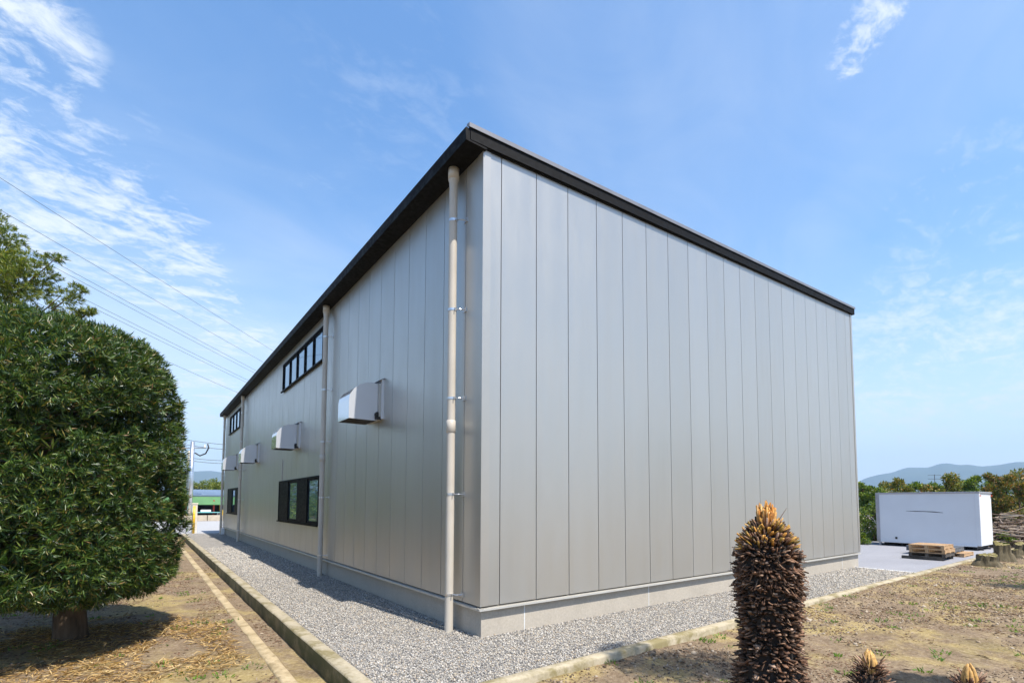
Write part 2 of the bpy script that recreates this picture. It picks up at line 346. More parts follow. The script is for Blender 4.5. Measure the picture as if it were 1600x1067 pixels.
# ------------------------------------------------------------------ ground
KLI, KLO = -1.62, -1.78       # kerb beside the garden
KRI, KRO = -1.30, -1.44       # kerb beside the bare soil
def terrain_h(x, y):
    x = np.asarray(x, float); y = np.asarray(y, float)
    left = 1-sstep(x, KLO-.02, KLO+1.1)
    right_h = -.06+.05*sstep(x, 3, 9)*(1-sstep(y, -1.5, -1.44)*0)+.10*(fbm(x*.35, y*.35, 3, 5)-.5)*sstep(-y, 1.9, 3.2)+.10*sstep(-y, 2.2, 5)*sstep(x, 2, 9)
    left_h = -.20+.07*(fbm(x*.5, y*.5, 3, 9)-.5)*sstep(-x, 2.3, 3.0)+.07*np.exp(-((x+4.1)**2+(y-3.6)**2)/.5)
    h = right_h*(1-left)+left_h*left
    h = h+.05*(fbm(x*4.0, y*4.0, 5, 2)-.5)
    ditch = (x > -2.04) & (x < KLO+.1) & (y > -1.5) & (y < 26); h = np.where(ditch, -.215+.02*(fbm(x*5, y*5, 3, 4)-.5), h)
    under = (x > KLI-.12) & (y > KRI-.10) & (x < 24) ; h = np.where(under, -.12, h)
    under2 = (y > 25.9) & (x < 24) & (x > -3.9); h = np.where(under2, -.12, h)
    return h
def graded(fine0, fine1, step, far):
    a = list(np.arange(fine0, fine1+1e-6, step)); s = step; q = fine1; hi = []
    while q < far: s *= 1.35; q += s; hi.append(min(q, far))
    s = step; q = fine0; lo = []
    while q > -far: s *= 1.35; q -= s; lo.append(max(q, -far))
    return np.array(lo[::-1]+a+hi)
gx = graded(-7.0, 21.0, .075, 7000); gy = graded(-6.0, 9.0, .075, 7000)
GX, GY = np.meshgrid(gx, gy); H = terrain_h(GX, GY)
nx, ny = len(gx), len(gy); idx = np.arange(nx*ny).reshape(ny, nx)
fq = np.stack([idx[:-1, :-1], idx[:-1, 1:], idx[1:, 1:], idx[1:, :-1]], -1).reshape(-1, 4)
me = np_mesh('ground', np.stack([GX, GY, H], -1).reshape(-1, 3), fq, True)
me.materials.append(M_SOIL); me.materials.append(M_FIELD)
cxm = np.abs(GX[:-1, :-1]).ravel() > 60; cym = np.abs(GY[:-1, :-1]).ravel() > 60
me.polygons.foreach_set('material_index', (cxm | cym).astype(np.int32))
g = link('ground', me, None); tag(g, kind='structure')

def sheet(name, rects, z, mat, step=.5):
    V = []; Fc = []
    for x0, x1, y0, y1 in rects:
        a = max(1, int((x1-x0)/step)); b = max(1, int((y1-y0)/step)); X, Y = np.meshgrid(np.linspace(x0, x1, a+1), np.linspace(y0, y1, b+1))
        k = sum(len(q) for q in V); i = np.arange((a+1)*(b+1)).reshape(b+1, a+1)+k
        V.append(np.stack([X, Y, np.full_like(X, z)], -1).reshape(-1, 3)); Fc.append(np.stack([i[:-1, :-1], i[:-1, 1:], i[1:, 1:], i[1:, :-1]], -1).reshape(-1, 4))
    o = link(name, np_mesh(name, np.concatenate(V), np.concatenate(Fc)), mat); tag(o, kind='structure'); return o
sheet('gravel_path', [(KLI-.01, .06, KRI-.01, 26.0), (.06, 11.86, KRI-.01, .06)], -.004, M_GRAVELBED)
sheet('asphalt_lot', [(11.92, 23.6, KRI-.01, 25.0)], -.006, M_LOT)
sheet('pale_road', [(-4.0, 23.6, 26.0, 47.0)], -.002, M_ROAD, 2)
def inL(x, y): return ((x > KLI+.02) & (x < .02) & (y > KRI+.02)) | ((x >= .02) & (x < 11.84) & (y > KRI+.02) & (y < .02))
N = 200000; sx = rng.uniform(KLI, 11.85, N*4); sy = rng.uniform(KRI, 16, N*4); ok = inL(sx, sy); sx = sx[ok]; sy = sy[ok]
dist = np.hypot(sx-CAM[0], sy-CAM[1]); keep = rng.random(len(sx)) < np.clip((8.5/dist)**1.1, .12, 1); sx = sx[keep][:110000]; sy = sy[keep][:110000]
dist = np.hypot(sx-CAM[0], sy-CAM[1])
P = np.stack([sx, sy, rng.uniform(-.004, .009, len(sx))], -1); size = rng.uniform(.006, .0125, len(sx))*np.clip(dist/11, 1, 1.5)
gv = link('gravel', stones('gravel', P, size, .75), M_STONE); tag(gv, 'crushed grey gravel around the base of the metal building', 'gravel', kind='stuff')

# kerbs and strips
def kerb_run(name, along, a, b, c0, c1, z0, z1, mats, jag=.0035, step=.3):
    """a long cast kerb with slightly worn arrises; along='x' or 'y'; c0 inner edge, c1 outer edge"""
    n = int((b-a)/step); t = np.linspace(a, b, n+1); m = MB(); s = 1 if c1 > c0 else -1; prof = []
    for q in t:
        j = lambda sc: float(rng.normal()*jag*sc)
        prof.append([(c0, z0), (c0+j(.3), z1-.012+j(.4)), (c0+s*.012+j(.5), z1+j(.4)), (c1-s*.016+j(1), z1+j(.5)), (c1+j(.6), z1-.018+j(.6)), (c1, z0)])
    k = len(prof[0])
    for q, pr in zip(t, prof):
        for c, z in pr: m.v.append((q, c, z) if along == 'x' else (c, q, z))
    for i in range(n):
        for j in range(k-1): m.f.append((i*k+j, i*k+j+1, (i+1)*k+j+1, (i+1)*k+j))
    m.f += [tuple(range(k)), tuple(range(n*k, n*k+k))]
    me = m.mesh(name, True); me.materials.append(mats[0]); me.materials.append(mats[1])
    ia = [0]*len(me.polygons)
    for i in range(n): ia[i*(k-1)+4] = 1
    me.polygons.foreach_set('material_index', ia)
    import bmesh
    bm = bmesh.new(); bm.from_mesh(me); bmesh.ops.recalc_face_normals(bm, faces=bm.faces[:]); bm.to_mesh(me); bm.free()
    return tag(link(name, me, None), kind='structure')
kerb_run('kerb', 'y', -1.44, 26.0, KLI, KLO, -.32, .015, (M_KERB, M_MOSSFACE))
kerb_run('kerb', 'x', KLO+.18, 24.0, KRI, KRO, -.3, .022, (M_KERB, M_KERB))
kerb_run('edging_strip', 'y', -1.4, 24.0, -2.04, -2.18, -.32, -.182, (M_EDGING, M_EDGING), .006)
tag(MB().box(11.86, 11.92, KRI, .03, -.1, .006).build('concrete_divider', M_CAULK), kind='structure')

# ------------------------------------------------------------------ building
BX, BY = 12.2, 25.2
Z0, ZT, SL = .37, 6.30, .054          # panel foot, wall top at the low eave, roof slope
W = .604
b = empty('metal_warehouse'); tag(b, 'large silver metal-clad warehouse with black eaves and downpipes', 'building')
def ztop(x): return ZT+SL*x
f = MB().box(.035, BX-.035, .035, BY-.035, -.2, Z0-.002).build('foundation', M_FOUND, b)
for x in (.72, 3.30, 5.9, 8.5, 11.1): MB().box(x-.006, x+.006, .032, .045, -.05, Z0-.004).build('joint_sealant', M_CAULK, f)
# dark core behind the sheets
m = MB(); m.add([(.05, .05, Z0), (BX-.05, .05, Z0), (BX-.05, BY-.05, Z0), (.05, BY-.05, Z0), (.05, .05, ztop(.05)-.02), (BX-.05, .05, ztop(BX)-.02), (BX-.05, BY-.05, ztop(BX)-.02), (.05, BY-.05, ztop(.05)-.02)], [(0, 3, 2, 1), (4, 5, 6, 7), (0, 1, 5, 4), (1, 2, 6, 5), (2, 3, 7, 6), (3, 0, 4, 7)])
core = m.build('wall_core', M_GAP, b)
G = .0055
def panel_y(x0, x1, y, out, z0=Z0+.012):   # sheet on a wall facing -y (out=-1) or +y
    ya, yb = (0.0, .046) if out < 0 else (BY-.046, BY)
    m = MB(); x0 += G; x1 -= G; e = .0015
    yo, yi = (ya, yb) if out < 0 else (yb, ya); ym = yo+(e if out < 0 else -e)
    za, zb = ztop(x0)-.012, ztop(x1)-.012
    m.v = [(x0, yi, z0), (x1, yi, z0), (x1, yi, zb), (x0, yi, za), (x0, ym, z0), (x1, ym, z0), (x1, ym, zb), (x0, ym, za), (x0+e, yo, z0+e), (x1-e, yo, z0+e), (x1-e, yo, zb-e), (x0+e, yo, za-e)]
    m.f = [(0, 1, 2, 3), (8, 11, 10, 9)]
    for a in (0, 4): m.f += [(a+i, a+4+i, a+4+(i+1) % 4, a+(i+1) % 4) for i in range(4)]
    if out < 0: m.f = [q[::-1] for q in m.f]
    return m
xs = [.012]+[.29+W*i for i in range(20)]+[BX-.012]
for i in range(len(xs)-1):
    if xs[i+1]-xs[i] > .05:
        pm = panel_y(xs[i], xs[i+1], 0, -1).mesh('panel'); 
        link('panel', pm, M_PANEL, b)
for i in range(len(xs)-1):
    if xs[i+1]-xs[i] > .05: panel_y(xs[i], xs[i+1], 0, 1).build('panel', M_PANEL, b)
def panel_x(y0, y1, z0, z1, side=-1):
    y0 += G; y1 -= G; e = .0012; xo, xi = (0.0, .046) if side < 0 else (BX, BX-.046); xm = xo+(e if side < 0 else -e)
    m = MB(); m.v = [(xi, y0, z0), (xi, y1, z0), (xi, y1, z1), (xi, y0, z1), (xm, y0, z0), (xm, y1, z0), (xm, y1, z1), (xm, y0, z1), (xo, y0+e, z0+e), (xo, y1-e, z0+e), (xo, y1-e, z1-e), (xo, y0+e, z1-e)]
    m.f = [(0, 1, 2, 3), (8, 11, 10, 9)]
    for a in (0, 4): m.f += [(a+i, a+4+i, a+4+(i+1) % 4, a+(i+1) % 4) for i in range(4)]
    if side > 0: m.f = [q[::-1] for q in m.f]
    return m
WIN = [(7.10, 11.50, 5.13, 6.00), (7.12, 11.54, 1.10, 2.32), (19.35, 23.6, 5.10, 6.00), (19.5, 23.4, 1.12, 2.33)]
ys = [.012]+[.428+W*i for i in range(41)]; ys = [y for y in ys if y < BY-.1]+[BY-.012]
def subtract(r, w):
    y0, y1, z0, z1 = r; a, b_, c, d = w
    if a >= y1 or b_ <= y0 or c >= z1 or d <= z0: return [r]
    out = []
    if a > y0: out.append((y0, a, z0, z1))
    if b_ < y1: out.append((b_, y1, z0, z1))
    ya, yb = max(a, y0), min(b_, y1)
    if c > z0: out.append((ya, yb, z0, c))
    if d < z1: out.append((ya, yb, d, z1))
    return out
for i in range(len(ys)-1):
    R_ = [(ys[i], ys[i+1], Z0+.012, ZT-.012)]
    for w in WIN: R_ = [q for r in R_ for q in subtract(r, w)]
    for r in R_:
        if r[1]-r[0] > .03 and r[3]-r[2] > .03: panel_x(*r).build('panel', M_PANEL, b)
for i in range(len(ys)-1): panel_x(ys[i], ys[i+1], Z0+.012, ztop(BX)-.012, 1).build('panel', M_PANEL, b)
# corner trims, drip flashing
def lpoly(m, x, y, sx, sy, w, t, z0, z1):
    poly = [(x-sx*t, y-sy*t), (x+sx*w, y-sy*t), (x+sx*w, y+sy*.004), (x+sx*.004, y+sy*.004), (x+sx*.004, y+sy*w), (x-sx*t, y+sy*w)]
    return m.prism(poly, lambda p, z: (p[0], p[1], z), z0, z1)
lpoly(MB(), 0, 0, 1, 1, .115, .007, Z0+.012, ZT+.004).build('corner_trim', M_TRIM, b)
lpoly(MB(), BX, 0, -1, 1, .08, .012, Z0+.012, ztop(BX)-.03).build('corner_trim', M_TRIM, b)
lpoly(MB(), 0, BY, 1, -1, .10, .007, Z0+.012, ZT-.01).build('corner_trim', M_TRIM, b)
fl = [(.03, Z0-.004), (-.024, Z0-.016), (-.028, Z0-.04), (-.020, Z0-.043), (-.014, Z0-.028), (.034, Z0-.022)]
MB().prism(fl, lambda p, t: (t, p[0], p[1]), -.028, BX+.01).build('base_flashing', M_FLASH, b)
MB().prism([(p[0]-.002, p[1]) for p in fl], lambda p, t: (p[0], t, p[1]), -.024, BY).build('base_flashing', M_FLASH, b)
# roof slab with fascia, gutter along the low eave
OA, OB = .26, .052
def zr(x): return ZT-.035+SL*(x+OA)*.97
rf = MB()
x0, x1, y0, y1 = -OA+.03, BX+.12, -OB, BY+.25
rf.add([(x0, y0, zr(x0)+.015), (x1, y0, zr(x1)+.015), (x1, y1, zr(x1)+.015), (x0, y1, zr(x0)+.015), (x0, y0, zr(x0)+.2), (x1, y0, zr(x1)+.2), (x1, y1, zr(x1)+.2), (x0, y1, zr(x0)+.2)], [(0, 3, 2, 1), (4, 5, 6, 7), (0, 1, 5, 4), (1, 2, 6, 5), (2, 3, 7, 6), (3, 0, 4, 7)])
roof = rf.build('roof', M_BLACK, b)
e = MB()  # metal rake edge: lies over the roof side
for (ya, yb) in ((y0-.018, y0+.05),):
    e.add([(x0-.03, ya, zr(x0)+.165), (x1+.02, ya, zr(x1)+.165), (x1+.02, yb, zr(x1)+.205), (x0-.03, yb, zr(x0)+.205), (x0-.03, ya, zr(x0)+.222), (x1+.02, ya, zr(x1)+.222), (x1+.02, yb, zr(x1)+.232), (x0-.03, yb, zr(x0)+.232)], [(0, 3, 2, 1), (4, 5, 6, 7), (0, 1, 5, 4), (1, 2, 6, 5), (2, 3, 7, 6), (3, 0, 4, 7)])
e.build('rake_edge', M_ROOFEDGE, roof)
gp = [(-OA-.035, ZT-.045), (-OA-.045, ZT+.115), (-OA-.035, ZT+.125), (-OA+.02, ZT+.12), (-OA+.02, ZT-.02), (0.02, ZT-.02), (.02, ZT-.045)]
MB().prism(gp, lambda p, t: (p[0], t, p[1]), -OB+.004, BY+.24).build('gutter', M_BLACK, b)
# reveal strip under the rake, slightly set back
MB().add([(-.24, .002, ZT-.035), (BX, .002, ztop(BX)-.035), (BX, -.022, ztop(BX)-.035), (-.24, -.022, ZT-.035), (-.24, .002, ZT+.03), (BX, .002, ztop(BX)+.03), (BX, -.022, ztop(BX)+.03), (-.24, -.022, ZT+.03)], [(0, 1, 2, 3), (7, 6, 5, 4), (0, 4, 5, 1), (1, 5, 6, 2), (2, 6, 7, 3), (3, 7, 4, 0)]).build('eave_reveal', M_BLACK, b)

# windows
def window_upper(y0, y1, z0, z1, n):
    root = MB(); t = .045; xo = -.035
    for q in ((y0, y1, z0, z0+t), (y0, y1, z1-t, z1), (y0, y0+t, z0+t, z1-t), (y1-t, y1, z0+t, z1-t)): root.box(xo, .045, *q)
    w = root.build('window', M_FRAME, b)
    MB().box(-.075, -.036, y0-.03, y1+.03, z0-.03, z0+.004).build('sill', M_FRAME, w)
    st = (y1-y0-2*t)/n
    for i in range(n):
        a = y0+t+st*i; c = a+st
        if i: MB().box(xo+.004, .044, a-.022, a+.022, z0+t, z1-t).build('mullion', M_FRAME, w)
        s = MB(); k = .028
        for q in ((a+.024, c-.024, z0+t, z0+t+k), (a+.024, c-.024, z1-t-k, z1-t), (a+.024, a+.024+k, z0+t+k, z1-t-k), (c-.024-k, c-.024, z0+t+k, z1-t-k)): s.box(-.012, .03, *q)
        s.build('sash', M_FRAME, w)
        MB().box(.004, .012, a+.05, c-.05, z0+t+k-.002, z1-t-k+.002).build('pane', M_GLASS, w)
    return w
def window_lower(y0, y1, z0, z1, cells):
    root = MB(); t = .05; xo = -.04
    for q in ((y0, y1, z0, z0+t), (y0, y1, z1-t, z1), (y0, y0+t, z0+t, z1-t), (y1-t, y1, z0+t, z1-t)): root.box(xo, .045, *q)
    w = root.build('window', M_FRAME, b); tot = sum(c[0] for c in cells); y = y0+t
    for frac, kind in cells:
        a = y; y += (y1-y0-2*t)*frac/tot; c = y
        if kind == 's':
            MB().box(-.03, .03, a+.004, c-.004, z0+t, z1-t).build('shutter_leaf', M_FRAME, w, bevel=.006)
        else:
            s = MB(); k = .05
            for q in ((a+.004, c-.004, z0+t, z0+t+k), (a+.004, c-.004, z1-t-k, z1-t), (a+.004, a+.004+k, z0+t+k, z1-t-k), (c-.004-k, c-.004, z0+t+k, z1-t-k)): s.box(-.012, .03, *q)
            s.build('sash', M_FRAME, w); MB().box(.004, .012, a+.05, c-.05, z0+t+k-.002, z1-t-k+.002).build('pane', M_GLASS, w)
    MB().box(-.07, -.041, y0-.02, y1+.02, z0-.02, z0+.01).build('sill', M_FRAME, w)
window_upper(*WIN[0], 5); window_upper(*WIN[2], 4)
window_lower(*WIN[1], [(1.0, 'g'), (1.05, 's'), (1.0, 'g'), (1.15, 's')]); window_lower(*WIN[3], [(1.2, 's'), (.9, 'g'), (1.2, 's')])

# downpipes
def downpipe(y):
    x, r = -.135, .056; p = MB()
    p.tube([(x, y, -.03), (x, y, 6.02)], r, 20, False).tube([(x, y, 6.0), (x, y, 6.06), (x, y, 6.09), (x, y, 6.10)], [r+.001, r+.003, r+.014, r+.014], 20, False).tube([(x, y, 6.10), (x, y, 6.10), (x, y, ZT-.03)], [r+.01, r+.019, r+.019], 20)
    d = p.build('downpipe', M_PVC, b, True)
    MB().tube([(x, y, 2.60), (x, y, 2.605), (x, y, 2.76), (x, y, 2.765)], [r+.002, r+.007, r+.007, r+.002], 20).build('coupling', M_PVC, d, True)
    for z in (5.52, 4.27, 3.06, 1.78, .47):
        k = MB().tube([(x, y, z-.016), (x, y, z+.016)], r+.0035, 20); k.box(x-.006, x+.006, y-r-.03, y-r, z-.014, z+.014)
        k.tube([(x+.03, y-.045, z), (x+.06, y-.10, z), (.0, y-.12, z)], .007, 8); k.box(-.012, -.001, y-.16, y-.08, z-.03, z+.03)
        k.build('bracket', M_STEEL, d)
for y in (.545, 6.5, 18.75, 24.75): downpipe(y)

# ventilation hoods
def hood(y0):
    y1 = y0+.60; zb = 3.13; prof = [(-.09, zb), (-.09, 3.80), (-.18, 3.81), (-.32, 3.79), (-.43, 3.735), (-.52, 3.655), (-.585, 3.555), (-.60, 3.47), (-.60, zb)]
    n = len(prof); h = MB(); t = .012
    outer = prof; inner = [(-.10, zb), (-.10, 3.79), (-.18, 3.798), (-.317, 3.778), (-.424, 3.725), (-.512, 3.647), (-.575, 3.55), (-.588, 3.468), (-.588, zb)]
    V = [(p[0], y0, p[1]) for p in outer]+[(p[0], y1, p[1]) for p in outer]+[(p[0], y0+t, p[1]) for p in inner]+[(p[0], y1-t, p[1]) for p in inner]
    Fs = [tuple(range(n)), tuple(range(2*n-1, n-1, -1)), tuple(range(3*n-1, 2*n-1, -1)), tuple(range(3*n, 4*n))]
    for i in range(n-1): Fs += [(i+1, i, n+i, n+i+1), (2*n+i, 2*n+i+1, 3*n+i+1, 3*n+i)]
    Fs += [(0, 2*n, 3*n, n), (n-1, 2*n-1, 4*n-1, 3*n-1), (0, n-1, 3*n-1, 2*n), (n, 3*n, 4*n-1, 2*n-1)]
    h.add(V, Fs); me = h.mesh('vent_hood'); me.materials.append(M_STAINLESS); me.materials.append(M_HOODSIDE)
    mi = [1, 1]+[0]*(len(me.polygons)-2); me.polygons.foreach_set('material_index', mi)
    o = link('vent_hood', me, None, b)
    fr = MB()
    for q in ((y0-.09, y1+.09, 3.16, 3.20), (y0-.09, y1+.09, 3.83, 3.87), (y0-.09, y0-.05, 3.2, 3.83), (y1+.05, y1+.09, 3.2, 3.83)): fr.box(-.05, -.001, *q)
    fr.box(-.012, -.001, y0-.14, y1+.14, 3.88, 3.885); fr.build('wall_flange', M_HOODSIDE, o)
    MB().box(-.088, -.004, y0+.005, y1-.005, 3.24, 3.80).build('duct_collar', M_HOODSIDE, o)
    MB().box(-.086, -.052, y0-.065, y0-.004, 3.20, 3.80).build('side_strip', M_TRIM, o)
    MB().add([(-.005, y0-.10, 3.90), (-.005, y1+.10, 3.90), (-.12, y1+.10, 3.835), (-.12, y0-.10, 3.835), (-.005, y0-.10, 3.904), (-.005, y1+.10, 3.904), (-.12, y1+.10, 3.839), (-.12, y0-.10, 3.839)], [(0, 1, 2, 3), (7, 6, 5, 4), (0, 4, 5, 1), (1, 5, 6, 2), (2, 6, 7, 3), (3, 7, 4, 0)]).build('rain_lip', M_HOODSIDE, o)
    a = MB(); a.tube([(-.10, y0-.05, 3.24), (-.10, y0+.02, 3.24)], .045, 10); a.box(-.14, -.03, y0-.05, y0-.01, 3.15, 3.22); a.build('damper_arm', M_RUBBER, o)
for y in (3.30, 9.22, 15.3, 20.5): hood(y)
MB().tube([(-.012, 11.25, 2.33), (-.012, 11.25, 2.98)], .012, 8).build('conduit', M_TRIM, b)
MB().box(-.16, -.02, 24.2, 24.35, .02, .34).build('service_box', M_WHITE, b)

# ------------------------------------------------------------------ clipped podocarpus bush
def podo_leaves(name, C, D, per, L, Wd, mat, parent, spread=(.35, 1.25), bias=None):
    """whorls of narrow leaves: C shoot tips, D shoot directions"""
    n = len(C); P = np.repeat(C, per, 0); d = np.repeat(unit(D), per, 0)
    r = rng.normal(size=P.shape); t = unit(r-d*(r*d).sum(1, keepdims=True)); a = rng.uniform(*spread, len(P))[:, None]
    X = unit(d*np.cos(a)+t*np.sin(a)); Z = unit(d*np.sin(a)-t*np.cos(a)); Y = np.cross(Z, X)
    P = P-d*rng.uniform(0, .05, (len(P), 1)); l = rng.uniform(L[0], L[1], len(P))
    S = np.stack([l, rng.uniform(Wd[0], Wd[1], len(P)), np.full(len(P), .02)*1.0], -1)
    me = scatter(name, LEAF_V, LEAF_F, P, X, Y, Z, S); return tag(link(name, me, mat, parent), kind='stuff')
BC = np.array([-4.55, 3.53]); GZ = -.19
bush = empty('clipped_podocarpus_bush', (0, 0, 0)); tag(bush, 'big dark green bush clipped into a rounded drum on a short trunk', 'bush')
pz = np.array([.42, .50, .62, .85, 1.5, 2.3, 3.0, 3.4, 3.7, 3.92, 4.03, 4.08]); pr = np.array([.55, 1.34, 1.54, 1.62, 1.63, 1.62, 1.56, 1.45, 1.25, .92, .55, .02])
s_ = np.concatenate([[0], np.cumsum(np.hypot(np.diff(pz), np.diff(pr)))])
n = 19000; u = rng.uniform(0, s_[-1], n*3); z = np.interp(u, s_, pz); r = np.interp(u, s_, pr); k = rng.random(n*3) < (r/1.65); z = z[k][:n]; r = r[k][:n]; u = u[k][:n]
dz = np.interp(u+.02, s_, pz)-np.interp(u-.02, s_, pz); dr = np.interp(u+.02, s_, pr)-np.interp(u-.02, s_, pr)
th = rng.uniform(0, 2*math.pi, len(z)); nrm = unit(np.stack([np.cos(th)*dz, np.sin(th)*dz, -dr], -1))
lump = .24*(fbm(th*2.9+20, z*2.6, 4, 31)-.5)+.12*(fbm(th*9+50, z*7, 2, 41)-.5)
depth = rng.exponential(.06, len(z)); depth = np.minimum(depth, .32)
Pp = np.stack([BC[0]+np.cos(th)*r, BC[1]+np.sin(th)*r, z], -1)+nrm*(lump-depth)[:, None]
hole = fbm(th*3.3+7, z*3.1+3, 3, 77); keep = (hole > .39) | (depth > .14); Pp = Pp[keep]; nn = nrm[keep]
D = unit(nn+rng.normal(size=nn.shape)*.55+np.array([0, 0, .25]))
podo_leaves('foliage', Pp, D, 11, (.06, .115), (.009, .0145), M_PODO, bush)
m = MB()  # dark woody interior: branching limbs
tb = Vector((-4.1, 3.62, GZ-.1))
m.tube([tb, tb+Vector((-.01, 0, .22)), tb+Vector((-.03, 0, .55)), tb+Vector((-.12, -.02, 1.3)), tb+Vector((-.3, -.05, 2.4)), tb+Vector((-.42, -.08, 3.6))], [.235, .185, .17, .13, .09, .03], 14)
m.build('trunk', M_BARK, bush, True)
m = MB()
for i in range(60):
    h = random.uniform(.55, 3.3); a = random.uniform(0, 2*math.pi); s0 = Vector((-4.12-.09*h, 3.6-.02*h, h)); rr = float(np.interp(h+.3, pz, pr))*random.uniform(.7, .92)
    e1 = Vector((BC[0]+math.cos(a)*rr, BC[1]+math.sin(a)*rr, h+random.uniform(-.05, .45))); md = s0.lerp(e1, .5)+Vector((0, 0, random.uniform(-.12, .08)))
    m.tube([s0, md, e1], [.035, .022, .006], 6)
m.build('branches', M_BARK, bush, True)
inner = MB()  # shaded twig mass inside the crown
K = 5200; th2 = rng.uniform(0, 2*math.pi, K); z2 = rng.uniform(.6, 3.7, K); r2 = np.interp(z2, pz, pr)*np.sqrt(rng.uniform(.15, .72, K))
podo_leaves('inner_foliage', np.stack([BC[0]+np.cos(th2)*r2, BC[1]+np.sin(th2)*r2, z2], -1), rng.normal(size=(K, 3)), 9, (.10, .18), (.018, .03), M_PODO, bush)

# taller podocarpus behind the bush
tp = at(-40, 640, 10.0); tpz = -.2
t2 = empty('cloud_pruned_tree', (tp[0], tp[1], tpz)); tag(t2, 'loose yellow-green podocarpus tree rising behind the clipped bush', 'tree', )
m = MB(); m.tube([(0, 0, -.1), (.05, 0, 1.5), (0, .05, 3.2), (.02, 0, 5.6)], [.2, .15, .11, .04], 10)
base2 = np.array([tp[0], tp[1], tpz]); pads = []
for px, py, dd, rx, rz in ((-30, 395, 10, .75, .40), (-10, 430, 9.8, .8, .45), (30, 440, 9.7, .55, .3), (45, 405, 9.8, .3, .16), (20, 372, 9.9, .30, .22), (18, 412, 9.9, .42, .26), (60, 425, 9.8, .38, .2), (88, 403, 9.8, .17, .09), (40, 450, 9.9, .5, .2), (95, 462, 9.7, .34, .13), (122, 452, 9.7, .16, .08), (10, 478, 9.8, .55, .22), (60, 478, 9.8, .4, .16), (118, 490, 9.8, .18, .10), (140, 487, 9.8, .14, .06), (-20, 340, 10.1, .4, .2), (-60, 460, 10.2, .9, .4), (-10, 560, 10.2, .9, .5), (-110, 400, 10.4, .8, .4)):
    c = at(px, py, dd)-base2; pads.append((c, rx, rz)); q = Vector(c); h = max(.6, q.z-.5*q.xy.length-.2)
    m.tube([(0, 0, h), tuple(Vector((q.x*.5, q.y*.5, h+(q.z-h)*.45))), tuple(q)], [.03, .018, .006], 6)
m.build('trunk', M_BARK, t2, True)
C_, D_ = [], []
for c, rx, rz in pads:
    k = int(30+1900*rx*rz); v = rng.normal(size=(k, 3)); v = unit(v)*rng.uniform(.25, 1, (k, 1))**.5; k2 = fbm(v[:, 0]*2.2+c[0]*3, v[:, 1]*2.2+v[:, 2]*3, 2, 3) > .40; v = v[k2]
    C_.append(c+v*np.array([rx, rx, rz])); D_.append(unit(v+np.array([0, 0, .55])+rng.normal(size=v.shape)*.4))
podo_leaves('crown', np.concatenate(C_), np.concatenate(D_), 12, (.06, .11), (.010, .016), M_PODO2, t2, (.3, 1.1))

# ------------------------------------------------------------------ litter, weeds, clods
def ground_leaves(name, x, y, L, Wd, mat, up=.25, lift=.006, label=None, cat=None):
    n = len(x); P = np.stack([x, y, terrain_h(x, y)+rng.uniform(0, lift, n)], -1); a = rng.uniform(0, 2*math.pi, n)
    X = unit(np.stack([np.cos(a), np.sin(a), rng.normal(size=n)*up], -1)); Z = unit(np.stack([rng.normal(size=n)*.35, rng.normal(size=n)*.35, np.ones(n)], -1)); Y = unit(np.cross(Z, X)); Z = np.cross(X, Y)
    S = np.stack([rng.uniform(*L, n), rng.uniform(*Wd, n), rng.uniform(.01, .05, n)], -1)
    o = link(name, scatter(name, LEAF_V, LEAF_F, P, X, Y, Z, S), mat); return tag(o, label, cat, kind='stuff')
n = 15000; a = rng.uniform(0, 2*math.pi, n); r = 2.4*np.sqrt(rng.random(n)); lx = -4.1+np.cos(a)*r; ly = 2.75+np.sin(a)*r*.95
k = (fbm(lx*1.3, ly*1.3, 3, 8) > .36+.14*(r/2.4)) & (lx < -2.35); lx, ly = lx[k], ly[k]
ground_leaves('dry_leaves', lx, ly, (.06, .14), (.007, .014), M_STRAW, .22, .035, 'straw-coloured dry leaves scattered under the clipped bush', 'leaf litter')
n = 26000; lx = rng.uniform(-7, -1.82, n); ly = rng.uniform(-2, 14, n); k = (fbm(lx*1.7, ly*.9, 4, 18) > .47) & ((lx < -2.2) | (lx > -2.02)) ; k &= ~((lx > -2.02) & (fbm(lx*.6, ly*1.1, 2, 6) < .5)); lx, ly = lx[k], ly[k]
ground_leaves('garden_litter', lx, ly, (.02, .07), (.01, .028), M_LITTER, .2, .008, 'small brown leaves scattered over the garden soil beside the kerb', 'leaf litter')
n = 30000; lx = rng.uniform(-1.5, 17, n); ly = rng.uniform(-5.0, KRO-.03, n); k = fbm(lx*1.2+9, ly*1.6, 4, 28) > .50; lx, ly = lx[k], ly[k]
ground_leaves('soil_litter', lx, ly, (.015, .06), (.008, .02), M_LITTER, .2, .008, 'dead leaves and wood chips strewn on the bare soil', 'leaf litter')
n = 420; lx = rng.uniform(-.5, 8, n); ly = rng.uniform(-4.2, KRO-.1, n); k = fbm(lx*.9+2, ly*.9, 3, 38) > .48; lx, ly = lx[k], ly[k]
ground_leaves('twigs', lx, ly, (.08, .24), (.003, .007), M_BRANCH, .12, .012, 'thin pale twigs lying on the bare soil', 'twigs')
def clods(name, x, y, a, b_, label):
    P = np.stack([x, y, terrain_h(x, y)+.001], -1); o = link(name, stones(name, P, rng.uniform(a, b_, len(x))*(.6+rng.random(len(x))**3*1.4), .7, .4), M_CLOD); tag(o, label, 'soil clods', kind='stuff')
n = 42000; x = rng.uniform(-1.5, 19, n); y = rng.uniform(-5.2, KRO-.02, n); k = fbm(x*.7+3, y*.9, 4, 48) > .47; clods('soil_clods', x[k], y[k], .005, .017, 'loose soil crumbs and pebbles on the bare ground right of the kerb')
